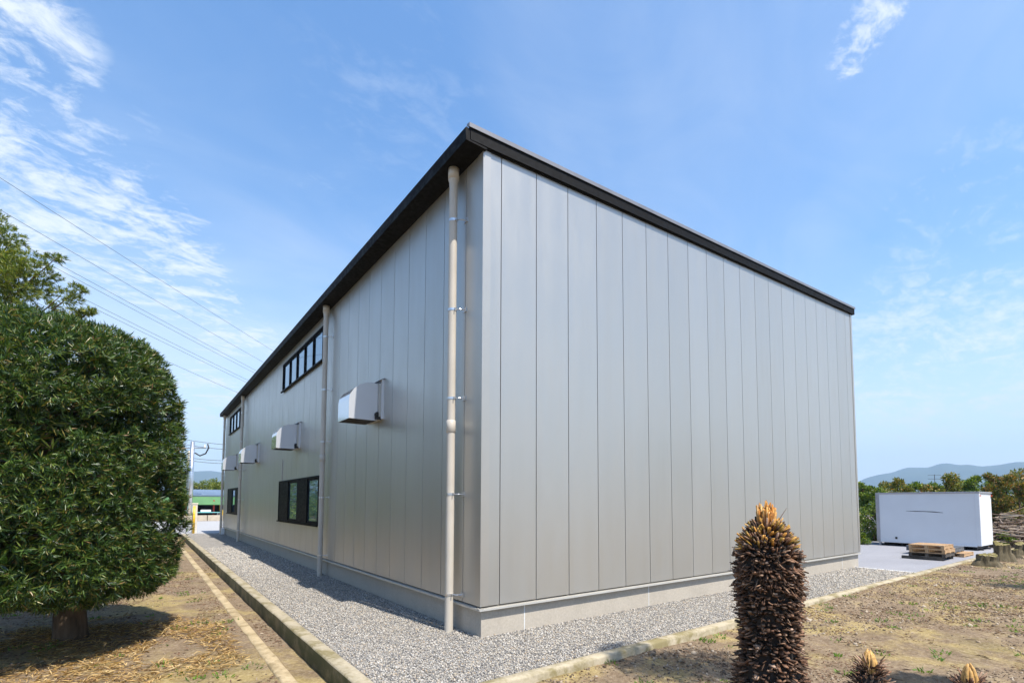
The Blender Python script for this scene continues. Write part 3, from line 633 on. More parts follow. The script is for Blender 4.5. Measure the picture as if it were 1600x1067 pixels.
n = 11000; x = rng.uniform(-7, -2.2, n); y = rng.uniform(-2, 16, n); k = fbm(x*.9, y*.9, 3, 58) > .5; clods('garden_clods', x[k], y[k], .004, .013, 'loose soil crumbs on the garden ground under the clipped bush')
n = 1500; x = rng.uniform(0, 17, n); y = rng.uniform(-5.2, KRO-.08, n); k = fbm(x*.8+6, y*.8, 3, 78) > .5; clods('larger_clods', x[k], y[k], .014, .032, 'larger earth lumps lying about on the bare soil')
def weeds(name, spots, label):
    C_, D_ = [], []
    for x, y, rad, k in spots:
        a = rng.uniform(0, 2*math.pi, k); r = rad*np.sqrt(rng.random(k)); xx = x+np.cos(a)*r; yy = y+np.sin(a)*r
        C_.append(np.stack([xx, yy, terrain_h(xx, yy)+.002], -1)); D_.append(unit(np.stack([np.cos(a)*.8, np.sin(a)*.8, rng.uniform(.3, 1.3, k)], -1)+rng.normal(size=(k, 3))*.3))
    P = np.concatenate(C_); X, Y, Z = frames(np.concatenate(D_)); n = len(P); S = np.stack([rng.uniform(.02, .065, n), rng.uniform(.006, .022, n), np.full(n, .02)], -1)
    tag(link(name, scatter(name, LEAF_V, LEAF_F, P, X, Y, Z, S), M_WEED), label, 'weeds', kind='stuff')
sp = []
for px, py in ((955, 1032), (1090, 995), (1105, 998), (1125, 992), (1006, 1063), (1300, 970), (1287, 945), (1330, 933), (1395, 905), (1420, 945), (1431, 963), (1468, 945), (1485, 955), (1527, 950), (1530, 975), (1578, 955), (1590, 985), (1600, 978), (1600, 993), (1375, 1017), (1320, 1048), (1510, 895), (1545, 890), (1560, 910), (1575, 905), (1590, 913), (1470, 892), (1455, 905), (1400, 960), (1380, 970), (1450, 880), (1525, 876), (1470, 1020)):
    g_ = ground(px, py, -.03); sp.append((g_[0], g_[1], .035+.007*np.hypot(g_[0]-CAM[0], g_[1]-CAM[1]), 26))
for i in range(90): sp.append((random.uniform(1, 18), random.uniform(-5, -1.6), random.uniform(.02, .09), random.randint(5, 22)))
weeds('weeds', sp, 'bright green weed tufts dotted over the bare soil')
sp = []
for px, py in ((350, 972), (360, 970), (330, 973), (345, 985), (308, 975), (395, 1042), (282, 1050), (278, 983), (305, 1060), (350, 1058), (260, 1040), (30, 1018), (60, 1022), (75, 1016), (283, 926), (290, 930)):
    g_ = ground(px, py, -.2); sp.append((g_[0], g_[1], .10, 24))
for i in range(60): sp.append((random.uniform(-6.5, -2.3), random.uniform(1, 14), random.uniform(.03, .1), random.randint(5, 20)))
weeds('garden_weeds', sp, 'green weed tufts on the garden ground beside the kerb')

# ------------------------------------------------------------------ cut-back cycad and its offsets
CY = at(1197, 800, 3.55); CB = float(terrain_h(CY[0], CY[1]))
cyc = empty('bare_cycad', (CY[0], CY[1], CB)); tag(cyc, 'thick dark cycad trunk stripped of fronds, with an orange bud on top', 'cycad')
HT = 1.515-CB      # shoulder height over the soil
hz = np.array([0, .30, .46, .60, .74, .85, 1.0, 1.12, 1.25, 1.34, 1.42, HT]); hr = np.array([.27, .262, .245, .222, .195, .20, .215, .224, .222, .212, .185, .07])*.9
m = MB(); kk = 24
for z, r in zip(hz, hr*.9):
    for j in range(kk): t = 2*math.pi*j/kk; m.v.append((r*math.cos(t), r*math.sin(t), z))
for i in range(len(hz)-1):
    for j in range(kk): m.f.append((i*kk+j, i*kk+(j+1) % kk, (i+1)*kk+(j+1) % kk, (i+1)*kk+j))
m.f.append(tuple(range((len(hz)-1)*kk, len(hz)*kk))); m.build('core', M_CYCCORE, cyc, True)
SC_V = [(0, -.5, -.5), (0, .5, -.5), (0, .5, .5), (0, -.5, .5), (1, -.36, -.30), (1, .36, -.34), (1.02, .34, .32), (.97, -.36, .28)]
SC_F = [(0, 3, 2, 1), (4, 5, 6, 7), (0, 1, 5, 4), (1, 2, 6, 5), (2, 3, 7, 6), (3, 0, 4, 7)]
def scales(name, z, th, tilt, L, Wd, Hh, mat):
    r = np.interp(z, hz, hr*.88)*(1+.05*np.sin(z*62)); n = len(z); P = np.stack([r*np.cos(th), r*np.sin(th), z], -1); tl = tilt+rng.normal(size=n)*.28; yw = rng.normal(size=n)*.22
    X = unit(np.stack([np.cos(th+yw)*np.cos(tl), np.sin(th+yw)*np.cos(tl), np.sin(tl)], -1)); Y = unit(np.cross(np.broadcast_to([0, 0, 1.0], X.shape), X)+rng.normal(size=X.shape)*.25); Z = unit(np.cross(X, Y)); Y = np.cross(Z, X)
    S = np.stack([rng.uniform(*L, n), rng.uniform(*Wd, n), rng.uniform(*Hh, n)], -1)
    return tag(link(name, scatter(name, SC_V, SC_F, P, X, Y, Z, S), mat, cyc), kind='stuff')
n = 3000; z = rng.uniform(.0, 1.36, n); band = .5+.5*np.sin(z*44+1.5*np.sin(z*9)); th = np.arange(n)*2.39996+rng.normal(size=n)*.2
k = rng.random(n) < .35+.65*band; z, th, band = z[k], th[k], band[k]
scales('leaf_bases', z, th, .05+.3*(rng.random(len(z))-.5), (.025, .062), (.018, .042), (.008, .017), M_CYCAD)
n = 900; scales('fibre_bases', rng.uniform(0, 1.36, n), rng.uniform(0, 6.283, n), -.1, (.04, .09), (.005, .012), (.004, .008), M_CYCAD)
n = 260; scales('drooping_leaf_bases', rng.uniform(1.14, 1.30, n), rng.uniform(0, 6.283, n), -.75, (.05, .09), (.010, .020), (.005, .010), M_CYCAD)
n = 420; z = rng.uniform(1.33, HT-.01, n); scales('dark_frond_stubs', z, np.arange(n)*2.39996+.7, .2+(z-1.33)/(HT-1.33)*.9, (.04, .07), (.010, .020), (.007, .012), M_CYCAD)
n = 130; z = rng.uniform(1.38, HT-.01, n); scales('cut_frond_stubs', z, np.arange(n)*2.39996, .2+(z-1.36)/(HT-1.36)*.9, (.055, .085), (.011, .022), (.008, .013), M_CYCTOP)
n = 240; th = rng.uniform(0, 2*math.pi, n); rr = .052*np.sqrt(rng.random(n)); P = np.stack([rr*np.cos(th), rr*np.sin(th), np.full(n, HT-.05)+rng.uniform(0, .06, n)], -1)
X, Y, Z = frames(np.stack([np.cos(th)*rr*2.2-.2*rr, np.sin(th)*rr*2.2, np.full(n, 1.0)], -1)); S = np.stack([rng.uniform(.08, .155, n)*(1-.35*rr/.055)+.03, rng.uniform(.008, .016, n), rng.uniform(.005, .010, n)], -1)
tag(link('orange_bud', scatter('orange_bud', SC_V, SC_F, P, X, Y, Z, S), M_SPIKE, cyc), kind='stuff')
m = MB()
for a, l, le in ((3.6, .17, .25), (3.4, .13, .2), (4.0, .10, .4), (-.5, .15, .75), (-.2, .10, .6)): m.tube([(.05*math.cos(a), .05*math.sin(a), HT-.03), (.05*math.cos(a)+le*l*math.cos(a), .05*math.sin(a)+le*l*math.sin(a), HT-.03+l)], [.005, .001], 5)
m.build('dry_spines', M_CYCAD, cyc)

def pup(px, py, d, n, hgt, label, base_r):
    T = at(px, py, d); gz = float(terrain_h(T[0], T[1])); o = empty('cycad_offset', (T[0], T[1], gz)); tag(o, label, 'cycad', 'young cycads by the camera'); ht = T[2]-gz
    for i in range(n):
        a = 2*math.pi*i/n+.5; q = MB(); r0 = .030; lean = random.uniform(.3, 1.0); hh = hgt*random.uniform(.85, 1.0); z0 = ht-hgt
        pts = [(r0*math.cos(a)*s, r0*math.sin(a)*s, z0+hh*t) for t, s in ((-.1, .9), (.25, 1.15), (.55, 1.05), (.82, .7), (1.0, .25))]
        q.tube(pts, [.009, .013, .0135, .010, .002], 8); q.build('petiole', M_PETIOLE, o, True)
    mm = MB(); mm.tube([(0, 0, -.05), (0, 0, ht*.4), (0, 0, ht-hgt-.01), (0, 0, ht-hgt+.03)], [base_r, base_r*.95, base_r*.7, .02], 14); mm.build('core', M_CYCCORE, o, True)
    k = 700; zz = (ht-hgt+.06)*rng.random(k)**.6; th = rng.uniform(0, 6.283, k); r = np.interp(zz, [0, ht*.5, ht-hgt+.03], [base_r, base_r*.85, .03]); tl = rng.uniform(.2, 1.15, k)
    X = unit(np.stack([np.cos(th)*np.cos(tl), np.sin(th)*np.cos(tl), np.sin(tl)], -1)); Y = unit(np.cross(np.broadcast_to([0, 0, 1.0], X.shape), X)); Z = np.cross(X, Y)
    S = np.stack([rng.uniform(.035, .10, k), rng.uniform(.005, .012, k), rng.uniform(.004, .009, k)], -1)
    tag(link('leaf_bases', scatter('leaf_bases', SC_V, SC_F, np.stack([r*.9*np.cos(th), r*.9*np.sin(th), zz], -1), X, Y, Z, S), M_CYCAD, o), kind='stuff')
pup(1358, 1013, 3.3, 9, .17, 'young cycad tip nearest the thick trunk, tan bud above brown fibres', .11)
pup(1514, 1034, 3.2, 8, .19, 'young cycad tip at the bottom right, three tan petioles closed together', .11)

# ------------------------------------------------------------------ stumps
def stump(px, py, wpx, hpx, label, seed):
    g_ = ground(px, py, .05); d = (g_-CAM)@FW; r = wpx*d/FPX/2; h = hpx*d/FPX; gz = float(terrain_h(g_[0], g_[1])); rs = random.Random(seed)
    o = empty('tree_stump', (g_[0], g_[1], gz)); tag(o, label, 'stump', 'cut stumps on the bare soil'); m = MB(); k = 40; ph = [rs.uniform(0, 6.28) for _ in range(5)]
    lev = [(-.06, 1.45), (.02, 1.25), (.12*h/.3, 1.02), (.5*h, .88), (.85*h, .86), (h, .84)]
    for li, (z, s) in enumerate(lev):
        for j in range(k):
            t = 2*math.pi*j/k; w = 1+rs.uniform(-.045, .045)+.05*math.sin(9*t+ph[4])+.12*math.sin(3*t+ph[0])+.08*math.sin(5*t+ph[1])+(.15*math.sin(4*t+ph[2]) if li < 3 else 0); m.v.append((r*s*w*math.cos(t), r*s*w*math.sin(t), z+(.10*h*math.sin(t+ph[3])+.07*h*math.sin(2*t+ph[4])+rs.uniform(-.05, .05)*h if li >= 4 else 0)))
    for i in range(len(lev)-1):
        for j in range(k): m.f.append((i*k+j, i*k+(j+1) % k, (i+1)*k+(j+1) % k, (i+1)*k+j))
    m.build('bark', M_STUMP, o, True)
    t = MB(); b0 = (len(lev)-1)*k; t.v = [tuple(Vector(v)+Vector((0, 0, .004))) for v in m.v[b0:b0+k]]+[(0, 0, h+.01)]; t.f = [(j, (j+1) % k, k) for j in range(k)]; t.build('cut_face', M_STUMPTOP, o)
stump(1543, 880, 27, 17, 'low wide stump with mossy cut top, front one of the group', 1)
stump(1566, 873, 22, 26, 'tall split stump just behind the low mossy stump', 2)
stump(1583, 868, 14, 12, 'small grey stump right of the tall split stump', 3)
stump(1600, 864, 22, 17, 'stump cut off by the right edge of the photo', 4)

# ------------------------------------------------------------------ truck box body
bx0, by0, bz = 21.05, -.86, .16
tb_ = empty('truck_box_body', (bx0, by0, 0), math.radians(-1.5)); tag(tb_, 'white box body of a truck set down on the asphalt lot', 'container')
LB, WB, HB = 3.22, 1.75, 1.98
MB().box(.02, WB-.02, .02, LB-.02, bz, bz+HB-.02).build('body_panel', M_WHITE, tb_, bevel=.01)
m = MB().box(-.004, .05, LB-.12, LB, bz, bz+HB); m.build('corner_post', M_ALU, tb_)
MB().box(.0, .10, -.004, .12, bz, bz+HB-.06).build('corner_post', M_WHITE, tb_, bevel=.012)
r_ = MB(); r_.box(-.01, WB, -.012, LB, bz+HB-.05, bz+HB+.012); r_.build('top_rail', M_ALU, tb_, bevel=.006)
MB().box(-.008, .03, .12, LB-.12, bz-.03, bz+.03).build('bottom_rail', M_WHITE, tb_)
for y in (.15, .7, 1.25, 1.8, 2.35, 2.9): MB().box(.1, WB-.1, y, y+.1, bz-.12, bz-.001).build('cross_beam', M_UNDER, tb_)
for x in (.35, WB-.45): MB().box(x, x+.1, .03, LB-.03, 0.0, bz-.121).build('chassis_rail', M_UNDER, tb_)
for y in (LB-.14,): MB().box(-.006, .07, y, y+.07, -.004, bz+.02).build('support_leg', M_ALU, tb_)
for x in (.05,): MB().box(x, x+.12, -.024, -.002, bz+HB-.16, bz+HB-.12).build('marker_lamp', M_RED, tb_)
MB().box(WB-.12, WB-.04, -.024, -.002, bz+HB-.16, bz+HB-.10).build('marker_lamp', M_RED, tb_)
MB().box(-.004, .01, LB-.70, LB-.63, bz+.12, bz+.20).build('vent_plate', M_RUBBER, tb_)
m = MB(); pts = [(1.05, 1.36, .006), (1.3, 1.385, .016), (1.6, 1.40, .012), (1.9, 1.405, .014), (2.2, 1.41, .004)]; k = len(m.v)
for y, z, h in pts: m.v += [(.0175, y, z-h), (.0175, y, z+h)]
m.f = [(2*i, 2*i+1, 2*i+3, 2*i+2) for i in range(len(pts)-1)]; m.build('scrape_mark', M_RUBBER, tb_)

# ------------------------------------------------------------------ pallets
def pallet_mesh():
    parts = []
    for y in (0, .5, 1.0): parts.append(('stringer', (0, 1.1, y, y+.1, .022, .098)))
    for i in range(7): parts.append(('deck_board', (i*.1633, i*.1633+.12, -.005, 1.105, .0985, .12)))
    for x in (0, .49, .98): parts.append(('bottom_board', (x, x+.12, -.003, 1.103, 0, .0215)))
    return parts
PM = {}
def pallet(x, y, z, rz, mat, label, sc=(1, 1, 1)):
    o = empty('wooden_pallet', (x, y, z), rz); o.scale = sc; tag(o, label, 'pallet', 'pallets by the kerb')
    for nm, q in pallet_mesh():
        key = (nm, q, mat.name)
        if key not in PM: PM[key] = MB().box(*q).mesh(nm); PM[key].materials.append(mat)
        c = bpy.data.objects.new(nm, PM[key]); col.objects.link(c); c.parent = o
PXX, PYY = 15.95, -.98
for i, (x, y) in enumerate(((15.75, -.95), (16.75, -.95))):
    be = MB().box(0, .09, 0, 1.02, 0, .085).build('timber_bearer', M_WOODDARK, loc=(x, y, -.005), bevel=.008); tag(be, ['dark timber bearer under the near end of the pallet stack', 'dark timber bearer under the far end of the pallet stack'][i], 'timber', 'bearers under the pallets')
pallet(15.75, -1.0, .082, .02, M_WOODDARK, 'dark weathered pallet at the bottom of the stack', (1.0, .80, 1))
pallet(15.72, -1.0, .204, .0, M_WOOD, 'tan wooden pallet in the middle of the stack', (1.0, .78, 1))
pallet(15.73, -.98, .326, .015, M_WOOD, 'tan wooden pallet on top of the stack', (1.0, .77, 1))
pallet(17.6, -1.05, -.004, .0, M_WOOD, 'tan pallet lying low behind the stack', (1.1, 1.1, 1))
pallet(17.55, -.85, .118, .02, M_WOODGREY, 'dark grey pallet lying behind the tan stack', (1.1, 1.15, 1.3))

# ------------------------------------------------------------------ vegetation beyond the lot
def leaf_tree(name, loc, h, r, nleaf, lsize, mat, label, cat, group=None, trunk=.06, low=.15, blobs=9, seed=0, lean=(0, 0)):
    rs = np.random.default_rng(seed); o = empty(name, loc); tag(o, label, cat, group); m = MB(); C_, D_ = [], []
    m.tube([(0, 0, -.1), (lean[0]*.4, lean[1]*.4, h*.45), (lean[0], lean[1], h*.9)], [trunk, trunk*.7, trunk*.2], 8)
    per = nleaf//blobs
    for i in range(blobs):
        a = rs.uniform(0, 6.283); t = low+(.95-low)*(i+.5)/blobs; rad = r*(1-.75*max(0, t-.45)/.55)*math.sqrt(rs.uniform(.05, 1)); c = np.array([lean[0]*t+rad*math.cos(a), lean[1]*t+rad*math.sin(a), h*t])
        br = r*rs.uniform(.32, .55)*(1-.35*t); m.tube([(lean[0]*t*.6, lean[1]*t*.6, max(.1, c[2]-.5*rad-.1)), tuple(c)], [trunk*.45, trunk*.12], 5)
        v = unit(rs.normal(size=(per, 3)))*rs.uniform(.2, 1.08, (per, 1))**.6; C_.append(c+v*np.array([br, br, br*rs.uniform(.6, 1.05)])); D_.append(unit(v+rs.normal(size=v.shape)*.6+np.array([0, 0, .35])))
    m.build('trunk', M_BARK, o, True); P = np.concatenate(C_); P[:, 2] = np.maximum(P[:, 2], .03); X, Y, Z = frames(np.concatenate(D_)); n = len(P)
    S = np.stack([rs.uniform(.7, 1.3, n)*lsize, rs.uniform(.7, 1.3, n)*lsize*.42, np.full(n, lsize*.3)], -1)
    tag(link('crown', scatter('crown', LEAF_V, LEAF_F, P, X, Y, Z, S), mat, o), kind='stuff'); return o
hd = [(1348, 752, 23.5, .55, 'g'), (1362, 758, 23, .8, 'g'), (1378, 752, 25, .9, 'm'), (1402, 746, 23, .75, 'm'), (1423, 752, 24, .7, 'g'), (1444, 754, 24, .8, 'm'), (1462, 753, 25, .8, 'g'), (1477, 738, 22.5, .75, 'm'), (1494, 751, 24, .8, 'm'), (1510, 753, 25, .9, 'g'), (1521, 740, 22, .55, 'g'), (1541, 746, 24, .9, 'g'), (1553, 736, 23, .7, 'm'), (1572, 746, 24, .95, 'g'), (1590, 738, 22, .9, 'm'), (1610, 724, 22.5, .9, 'm'), (1640, 735, 23, 1.3, 'g'), (1690, 730, 24, 1.4, 'm')]
where = ['at the building edge, left end of the row', 'second in the row from the building edge', 'left of the box body, third in the row', 'above the left part of the white box body', 'above the box body, fifth in the row', 'above the box body, sixth in the row', 'above the middle of the white box body', 'topmost above the middle of the white box body', 'right of the tallest one over the box body', 'tenth in the row, over the box body', 'narrow, over the right end of the box body', 'twelfth in the row, above the box corner', 'reddish top, just right of the box corner', 'right of the box body, fourteenth in the row', 'second from the right edge of the photo', 'tallest and reddest, at the right edge of the photo', 'beyond the right edge of the photo', 'farthest right beyond the photo edge']
for i, ((px, py, d, r, k), wh) in enumerate(zip(hd, where)):
    T = at(px, py, d); h = T[2]+.05
    leaf_tree('mixed_shrub_tree', (T[0], T[1], -.05), h, r, 4600, .12, M_HEDGE if k == 'm' else M_HEDGEG, ('reddish' if k == 'm' else 'green')+' leafy small tree '+wh, 'tree', 'small trees beyond the lot', .05, .03, 16, 100+i)
for i, (px, py, d, r, lb) in enumerate(((1350, 806, 22.0, .38, 'low green shrub with pale flowers between building and box body'), (1347, 835, 20.8, .28, 'low yellow-green weedy shrub at the building corner by the lot'), (1572, 835, 19.5, .3, 'bright green low shrub beside the box body, in front of branches'))):
    T = at(px, py, d); s = leaf_tree('low_shrub', (T[0], T[1], -.05), max(.35, T[2]+.1), r, 1500, .08, M_HEDGEG, lb, 'shrub', 'low shrubs by the lot', .02, .15, 8, 200+i)
    if i == 0:
        k = 130; v = unit(rng.normal(size=(k, 3))); P = v*np.array([.38, .38, .4])+np.array([0, 0, .85]); X, Y, Z = frames(v); tag(link('flowers', scatter('flowers', LEAF_V, LEAF_F, P, X, Y, Z, np.full((k, 3), .06)), M_FLOWER, s), kind='stuff')
pc = at(1592, 822, 20.3); pile = MB()
bp = empty('branch_pile', (pc[0], pc[1], -.05)); tag(bp, 'heap of cut brown branches right of the white box body', 'branch pile')
for i in range(420):
    t = random.uniform(-2.6, 2.6); z = random.uniform(.05, 1.5)*(1-abs(t)/3.4); a = random.gauss(.15, .45); l = random.uniform(.6, 2.2); dx = random.uniform(-.8, .8)
    dirv = Vector((math.cos(YAW-math.pi/2+a), math.sin(YAW-math.pi/2+a), random.gauss(0, .12))); c = Vector((t*.8+dx*.3, -t*.35+dx, z)); r = random.uniform(.008, .028)
    pile.tube([c-dirv*l*.5, c+Vector((random.gauss(0, .05), random.gauss(0, .05), random.gauss(0, .05))), c+dirv*l*.5], [r, r*.85, r*.4], 5)
tag(pile.build('branches', M_BRANCH, bp), kind='stuff')
for i, (px, py) in enumerate(((1460, 741), (1389, 752))):
    T = at(px, py, 120); o = empty('distant_pole', (T[0], T[1], 0)); tag(o, ['faint far utility pole with crossarms in front of the blue hills', 'short far pole end above the shrubs before the hills'][i], 'pole', 'far poles'); m = MB().tube([(0, 0, 0), (0, 0, T[2])], .06, 6); m.build('mast', M_WIRE, o)
    c = MB(); 
    for dz in (0, .9)[:2-i]: c.tube([tuple(Vector(RT)*-1.6+Vector((0, 0, T[2]-.2-dz))), tuple(Vector(RT)*1.6+Vector((0, 0, T[2]-.2-dz)))], .045, 6)
    c.build('crossarm', M_WIRE, o)

# ------------------------------------------------------------------ far left: gate post, poles, roadside shed
gp_ = ground(304, 833); GD = (gp_-CAM)@FW
pl = empty('gate_pillar', (gp_[0]-.02, gp_[1]+.25, -.004)); tag(pl, 'cream block pillar at the end of the gravel path', 'pillar')
MB().box(-.11, .13, 0, .25, 0, 1.55).build('shaft', M_CREAM, pl, bevel=.008); MB().box(-.13, .15, -.02, .27, 1.551, 1.62).build('cap', M_CREAM, pl, bevel=.006)
yp = empty('yellow_guard_post', (gp_[0]-.05, gp_[1]+.05, -.004)); tag(yp, 'yellow guard post in front of the cream pillar', 'bollard')
MB().tube([(0, 0, 0), (0, 0, 1.42)], .055, 14).build('post', M_YELLOW, yp, True); MB().tube([(0, 0, 1.421), (0, 0, 1.45), (0, 0, 1.465)], [.058, .05, .015], 14).build('cap', M_YELLOW, yp, True)
def pole(px, top, d, r, mat, name, label, arms):
    T = at(px, top, d); o = empty(name, (T[0], T[1], 0)); tag(o, label, 'utility pole'); MB().tube([(0, 0, -.05), (0, 0, T[2])], [r*1.15, r*.85], 14).build('mast', mat, o, True)
    if arms:
        m = MB(); 
        m.tube([tuple(Vector(RT)*-1.15+Vector((0, 0, T[2]-.55))), tuple(Vector(RT)*1.25+Vector((0, 0, T[2]-.55)))], .05, 8); m.build('crossarm', M_STEEL, o)
        for s in (-1, 1):
            c = MB(); q = Vector(RT); c.tube([tuple(q*s*.25+Vector((0, 0, T[2]-1.0))), tuple(q*s*.7+Vector((0, 0, T[2]-1.25))), tuple(q*s*1.2+Vector((0, 0, T[2]-1.05))), tuple(q*s*1.45+Vector((0, 0, T[2]-.55))), tuple(q*s*1.35+Vector((0, 0, T[2]-.2)))], .06, 8); c.build('jumper_cable', M_RUBBER, o, True)
            MB().tube([tuple(q*s*1.1+Vector((0, 0, T[2]-.5))), tuple(q*s*1.1+Vector((0, 0, T[2]-.25)))], [.07, .04], 8).build('insulator', M_CREAM, o)
    return T
UP_T = pole(301, 690, 44, .19, M_STEEL, 'utility_pole', 'tall galvanised utility pole with looped cables beside the bush', True)
pole(296.5, 704, 45, .17, M_POLEC, 'utility_pole', 'shorter tan concrete pole just left of the galvanised pole', False)
sg = ground(322, 813); SX, SY = sg[0], sg[1]
sh = empty('roadside_shed', (SX, SY, 0)); tag(sh, 'low open shed with green front fascia and blue-grey roof across the road', 'shed')
MB().box(-7, 9, 2.6, 2.75, 0, 2.5).build('back_wall', M_DARKIN, sh)
for x in (-6.9, 8.85): MB().box(x, x+.1, .1, 2.6, 0, 2.4).build('side_wall', M_DARKIN, sh)
MB().add([(-7.2, -.5, 1.42), (9.2, -.5, 1.42), (9.2, 0.35, 2.15), (-7.2, 0.35, 2.15), (-7.2, -.5, 1.46), (9.2, -.5, 1.46), (9.2, .35, 2.19), (-7.2, .35, 2.19)], [(0, 3, 2, 1), (4, 5, 6, 7), (0, 1, 5, 4), (1, 2, 6, 5), (2, 3, 7, 6), (3, 0, 4, 7)]).build('green_awning', M_GREENROOF, sh)
MB().add([(-7.4, .30, 2.20), (9.4, .30, 2.20), (9.4, 3, 2.75), (-7.4, 3, 2.75), (-7.4, .30, 2.32), (9.4, .30, 2.32), (9.4, 3, 2.87), (-7.4, 3, 2.87)], [(0, 3, 2, 1), (4, 5, 6, 7), (0, 1, 5, 4), (1, 2, 6, 5), (2, 3, 7, 6), (3, 0, 4, 7)]).build('roof', M_BLUEROOF, sh)
for x in (-4.2, -1.6, .55, 3.3, 6.2): MB().tube([(x, -.1, 0), (x, -.1, 1.85)], .07, 8).build('post', M_REDPOST, sh)
for i, x in enumerate((-2.2, -1.1, 0.0, 1.1, 2.2)):
    q = MB().box(0, 1.05, 0, .5, 0, .5).build('concrete_block', M_BEIGE, loc=(SX+x, SY-1.3, 0), bevel=.02); tag(q, ['leftmost','second from left','middle','second from right','rightmost'][i]+' beige concrete block in the row before the shed', 'block', 'row of beige blocks before the shed')
tt = empty('display_table', (SX-.6, SY-.72, 0)); tag(tt, 'long table with turquoise cover and white bundles before the shed', 'table')
MB().box(-1.6, 1.6, 0, .55, .72, .78).build('table_top', M_TURQ, tt)
for x in (-1.5, 1.4):
    for y in (.03, .45): MB().box(x, x+.06, y, y+.06, 0, .719).build('leg', M_STEEL, tt)
for i, x in enumerate((-1.1, .1)):
    q = MB().box(0, .8, 0, .35, 0, .2).build('white_bundle', M_WHITE, loc=(SX-.6+x, SY-.62, .782), bevel=.05); tag(q, ['white bundle on the left part of the turquoise table', 'white bundle on the right part of the turquoise table'][i], 'bundle', 'bundles on the table')
tg = ground(341, 812.5); tr = empty('small_tractor', (tg[0]+.35, tg[1]-.6, 0)); tag(tr, 'small yellow tractor half hidden by the building end', 'tractor')
MB().box(-.28, .28, -.8, .5, .45, .95).build('body', M_YELLOW, tr, bevel=.04); MB().box(-.22, .22, -.1, .4, .951, 1.15).build('seat', M_RUBBER, tr, bevel=.03); MB().tube([(-.3, .45, .9), (-.3, .45, 1.75), (.3, .45, 1.75), (.3, .45, .9)], .03, 8).build('roll_bar', M_YELLOW, tr)
for s in (-1, 1):
    for y, r in ((-.55, .3), (.35, .42)):
        w = MB().tube([(s*.3, y, r), (s*.5, y, r)], r, 20).build('wheel', M_RUBBER, tr); MB().tube([(s*.49, y, r), (s*.512, y, r)], r*.5, 14).build('rim', M_YELLOW, w)
for i, (px, py, d, r, lb) in enumerate(((312, 752, 56, 2.0, 'yellow-green round tree behind the shed, beside the poles'), (331, 757, 58, 1.6, 'yellow-green bushy tree behind the shed roof, middle of three'), (343, 750, 60, 1.7, 'green tree behind the shed, next to the building eave'), (285, 745, 58, 2.2, 'green tree behind the shed, hidden mostly by the clipped bush'), (360, 752, 62, 2.4, 'green tree behind the shed, hidden by the building'))):
    T = at(px, py, d); leaf_tree('roadside_tree', (T[0], T[1], -.1), T[2]+.1, r, 5200, .2, M_PODO2, lb, 'tree', 'trees behind the shed', .12, .2, 14, 300+i)

# ------------------------------------------------------------------ overhead wires
vp = Vector(ray(905, 784)); vp.z = 0; vp.normalize()
wires = [((0, 278), 34, 'topmost thin power line crossing the sky at the left'), ((0, 328), 34, 'second power line from the top in the left sky'), ((0, 363), 34, 'upper wire of the middle pair in the left sky'), ((0, 372), 34.5, 'lower wire of the middle pair in the left sky'), ((0, 401), 34, 'upper wire of the low pair, behind the loose tree'), ((0, 409), 34.5, 'lower wire of the low pair, behind the loose tree'), ((0, 447), 34, 'lowest long power line, just above the clipped bush')]
for (p, d, lb) in wires:
    P0 = Vector(at(*p, d)); m = MB(); pts = []
    for t in np.linspace(-25, 330, 40): pts.append(tuple(P0+vp*float(t)+Vector((0, 0, -.0003*(t+25)*(330-t)+.0003*25*330*1.0))))
    m.tube(pts, .016, 5); o = m.build('power_line', M_WIRE); tag(o, lb, 'cable', 'power lines in the left sky')
for i, (ya, yb, lb) in enumerate(((683, 689, 'upper cable from the utility pole to behind the building'), (691, 696, 'second cable from the utility pole to behind the building'), (712, 711, 'third cable from the utility pole to behind the building'), (716, 716, 'lowest cable from the utility pole to behind the building'))):
    a = Vector(at(262, ya-2, 44)); c = Vector(at(430, yb+6, 46)); m = MB(); m.tube([tuple(a.lerp(c, t)+Vector((0, 0, -.35*4*t*(1-t)))) for t in np.linspace(0, 1, 12)], .022, 5); tag(m.build('pole_cable', M_WIRE), lb, 'cable', 'cables at the utility pole')

# ------------------------------------------------------------------ trees standing outside the frame whose shade falls on the soil
for i, (x, y, h, r, lb) in enumerate(((11.6, -5.4, 4.2, 1.5, 'leafy tree right of the photo shading the soil near the stumps'), (3.0, -5.95, 5.2, .5, 'slender tree right of the photo shading the soil by the young cycads'), (1.75, -6.1, 9.2, 1.2, 'tall tree behind the camera shading the soil by the cycad trunk'))):
    leaf_tree('garden_tree', (x, y, -.1), h, r, 2600, .11, M_HEDGEG, lb, 'tree', 'trees beside the camera', .08, (.55, .6, .66)[i], 9, 400+i)

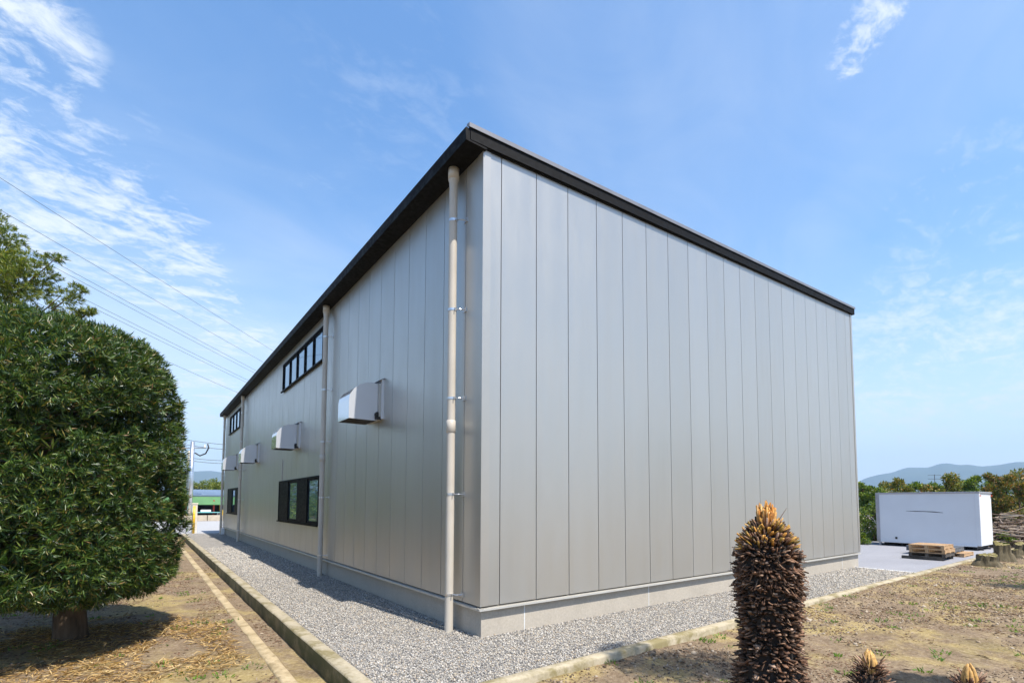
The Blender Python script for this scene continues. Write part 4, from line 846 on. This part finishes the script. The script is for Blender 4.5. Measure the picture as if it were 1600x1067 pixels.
for i, (x, y, h, r, lb) in enumerate(((-6.4, 11.5, 5.6, 1.7, 'first garden tree in line behind the clipped bush'), (-6.6, 15.5, 6.4, 1.9, 'second garden tree in line behind the clipped bush'), (-6.0, 20, 6.2, 1.9, 'third garden tree in line behind the clipped bush'), (-6.3, 25.0, 6.8, 2.1, 'fourth garden tree in line behind the clipped bush'), (-6.5, 31, 7.2, 2.3, 'fifth garden tree in line behind the clipped bush'), (-6.6, 36, 7.6, 2.4, 'sixth garden tree in line behind the clipped bush'), (-6.8, 42, 8.4, 2.6, 'seventh garden tree in line behind the clipped bush'), (-7.2, 50, 9.5, 2.8, 'tall tree across the road behind the clipped bush'), (-6.4, 57, 10, 3.0, 'second tall tree across the road behind the clipped bush'), (-5.9, 65, 10, 3.0, 'third tall tree across the road behind the clipped bush'))):
    leaf_tree('hedge_tree', (x, y, -.2), h, r, 8000, .16, M_HEDGEG, lb, 'tree', 'trees hidden behind the bush', .12, .05, 20, 500+i)

# ------------------------------------------------------------------ hills
HPX = [(-900, 770), (0, 752), (250, 742), (300, 739), (330, 738), (360, 742), (600, 760), (1000, 765), (1250, 768), (1340, 752), (1355, 745), (1375, 740), (1395, 737), (1418, 729), (1452, 729), (1470, 723), (1483, 722), (1500, 725), (1515, 724), (1535, 727), (1560, 725), (1590, 720), (1620, 720), (1700, 716), (2000, 730), (3000, 760)]
az = np.array([math.atan2((p[0]-PX), FPX) for p in HPX]); elv = np.array([max(6, 786-p[1])/math.hypot(FPX, p[0]-PX) for p in HPX])
na, nr = 420, 30; A = np.linspace(az[0], az[-1], na); RR = np.linspace(3600, 6600, nr); V = []
ridge = np.interp(A, az, elv)
for i, r in enumerate(RR):
    t = i/(nr-1); prof = math.sin(min(1, t/.62)*math.pi/2)**1.3 if t < .62 else 1-.55*((t-.62)/.38)
    rr = 3600+.62*3000
    hgt = ridge*rr*prof*(1+.30*(1-prof)*(fbm(A*26+3, np.full(na, r*.0022), 4, 61)-.5)*2)+1.66*prof
    ang = YAW-A; V.append(np.stack([CAM[0]+r*np.cos(ang), CAM[1]+r*np.sin(ang), hgt-2*(1-prof)], -1))
V = np.concatenate(V); ii = np.arange(na*nr).reshape(nr, na); fq = np.stack([ii[:-1, :-1], ii[1:, :-1], ii[1:, 1:], ii[:-1, 1:]], -1).reshape(-1, 4)
tag(link('hills', np_mesh('hills', V, fq, True), M_HILL), kind='structure')

# ------------------------------------------------------------------ haze
hm = bpy.data.materials.new('air_haze'); hm.use_nodes = True; hm.node_tree.nodes.clear()
pv = hm.node_tree.nodes.new('ShaderNodeVolumePrincipled'); pv.inputs['Color'].default_value = (.53, .75, 1, 1); pv.inputs['Density'].default_value = 2.1e-4; pv.inputs['Anisotropy'].default_value = .0
ou = hm.node_tree.nodes.new('ShaderNodeOutputMaterial'); hm.node_tree.links.new(pv.outputs[0], ou.inputs['Volume'])
hz_ = MB().box(-7200, 7200, -7200, 7200, -4, 620).build('haze', hm); tag(hz_, 'thin blue haze over the distant hills', 'haze', kind='stuff')
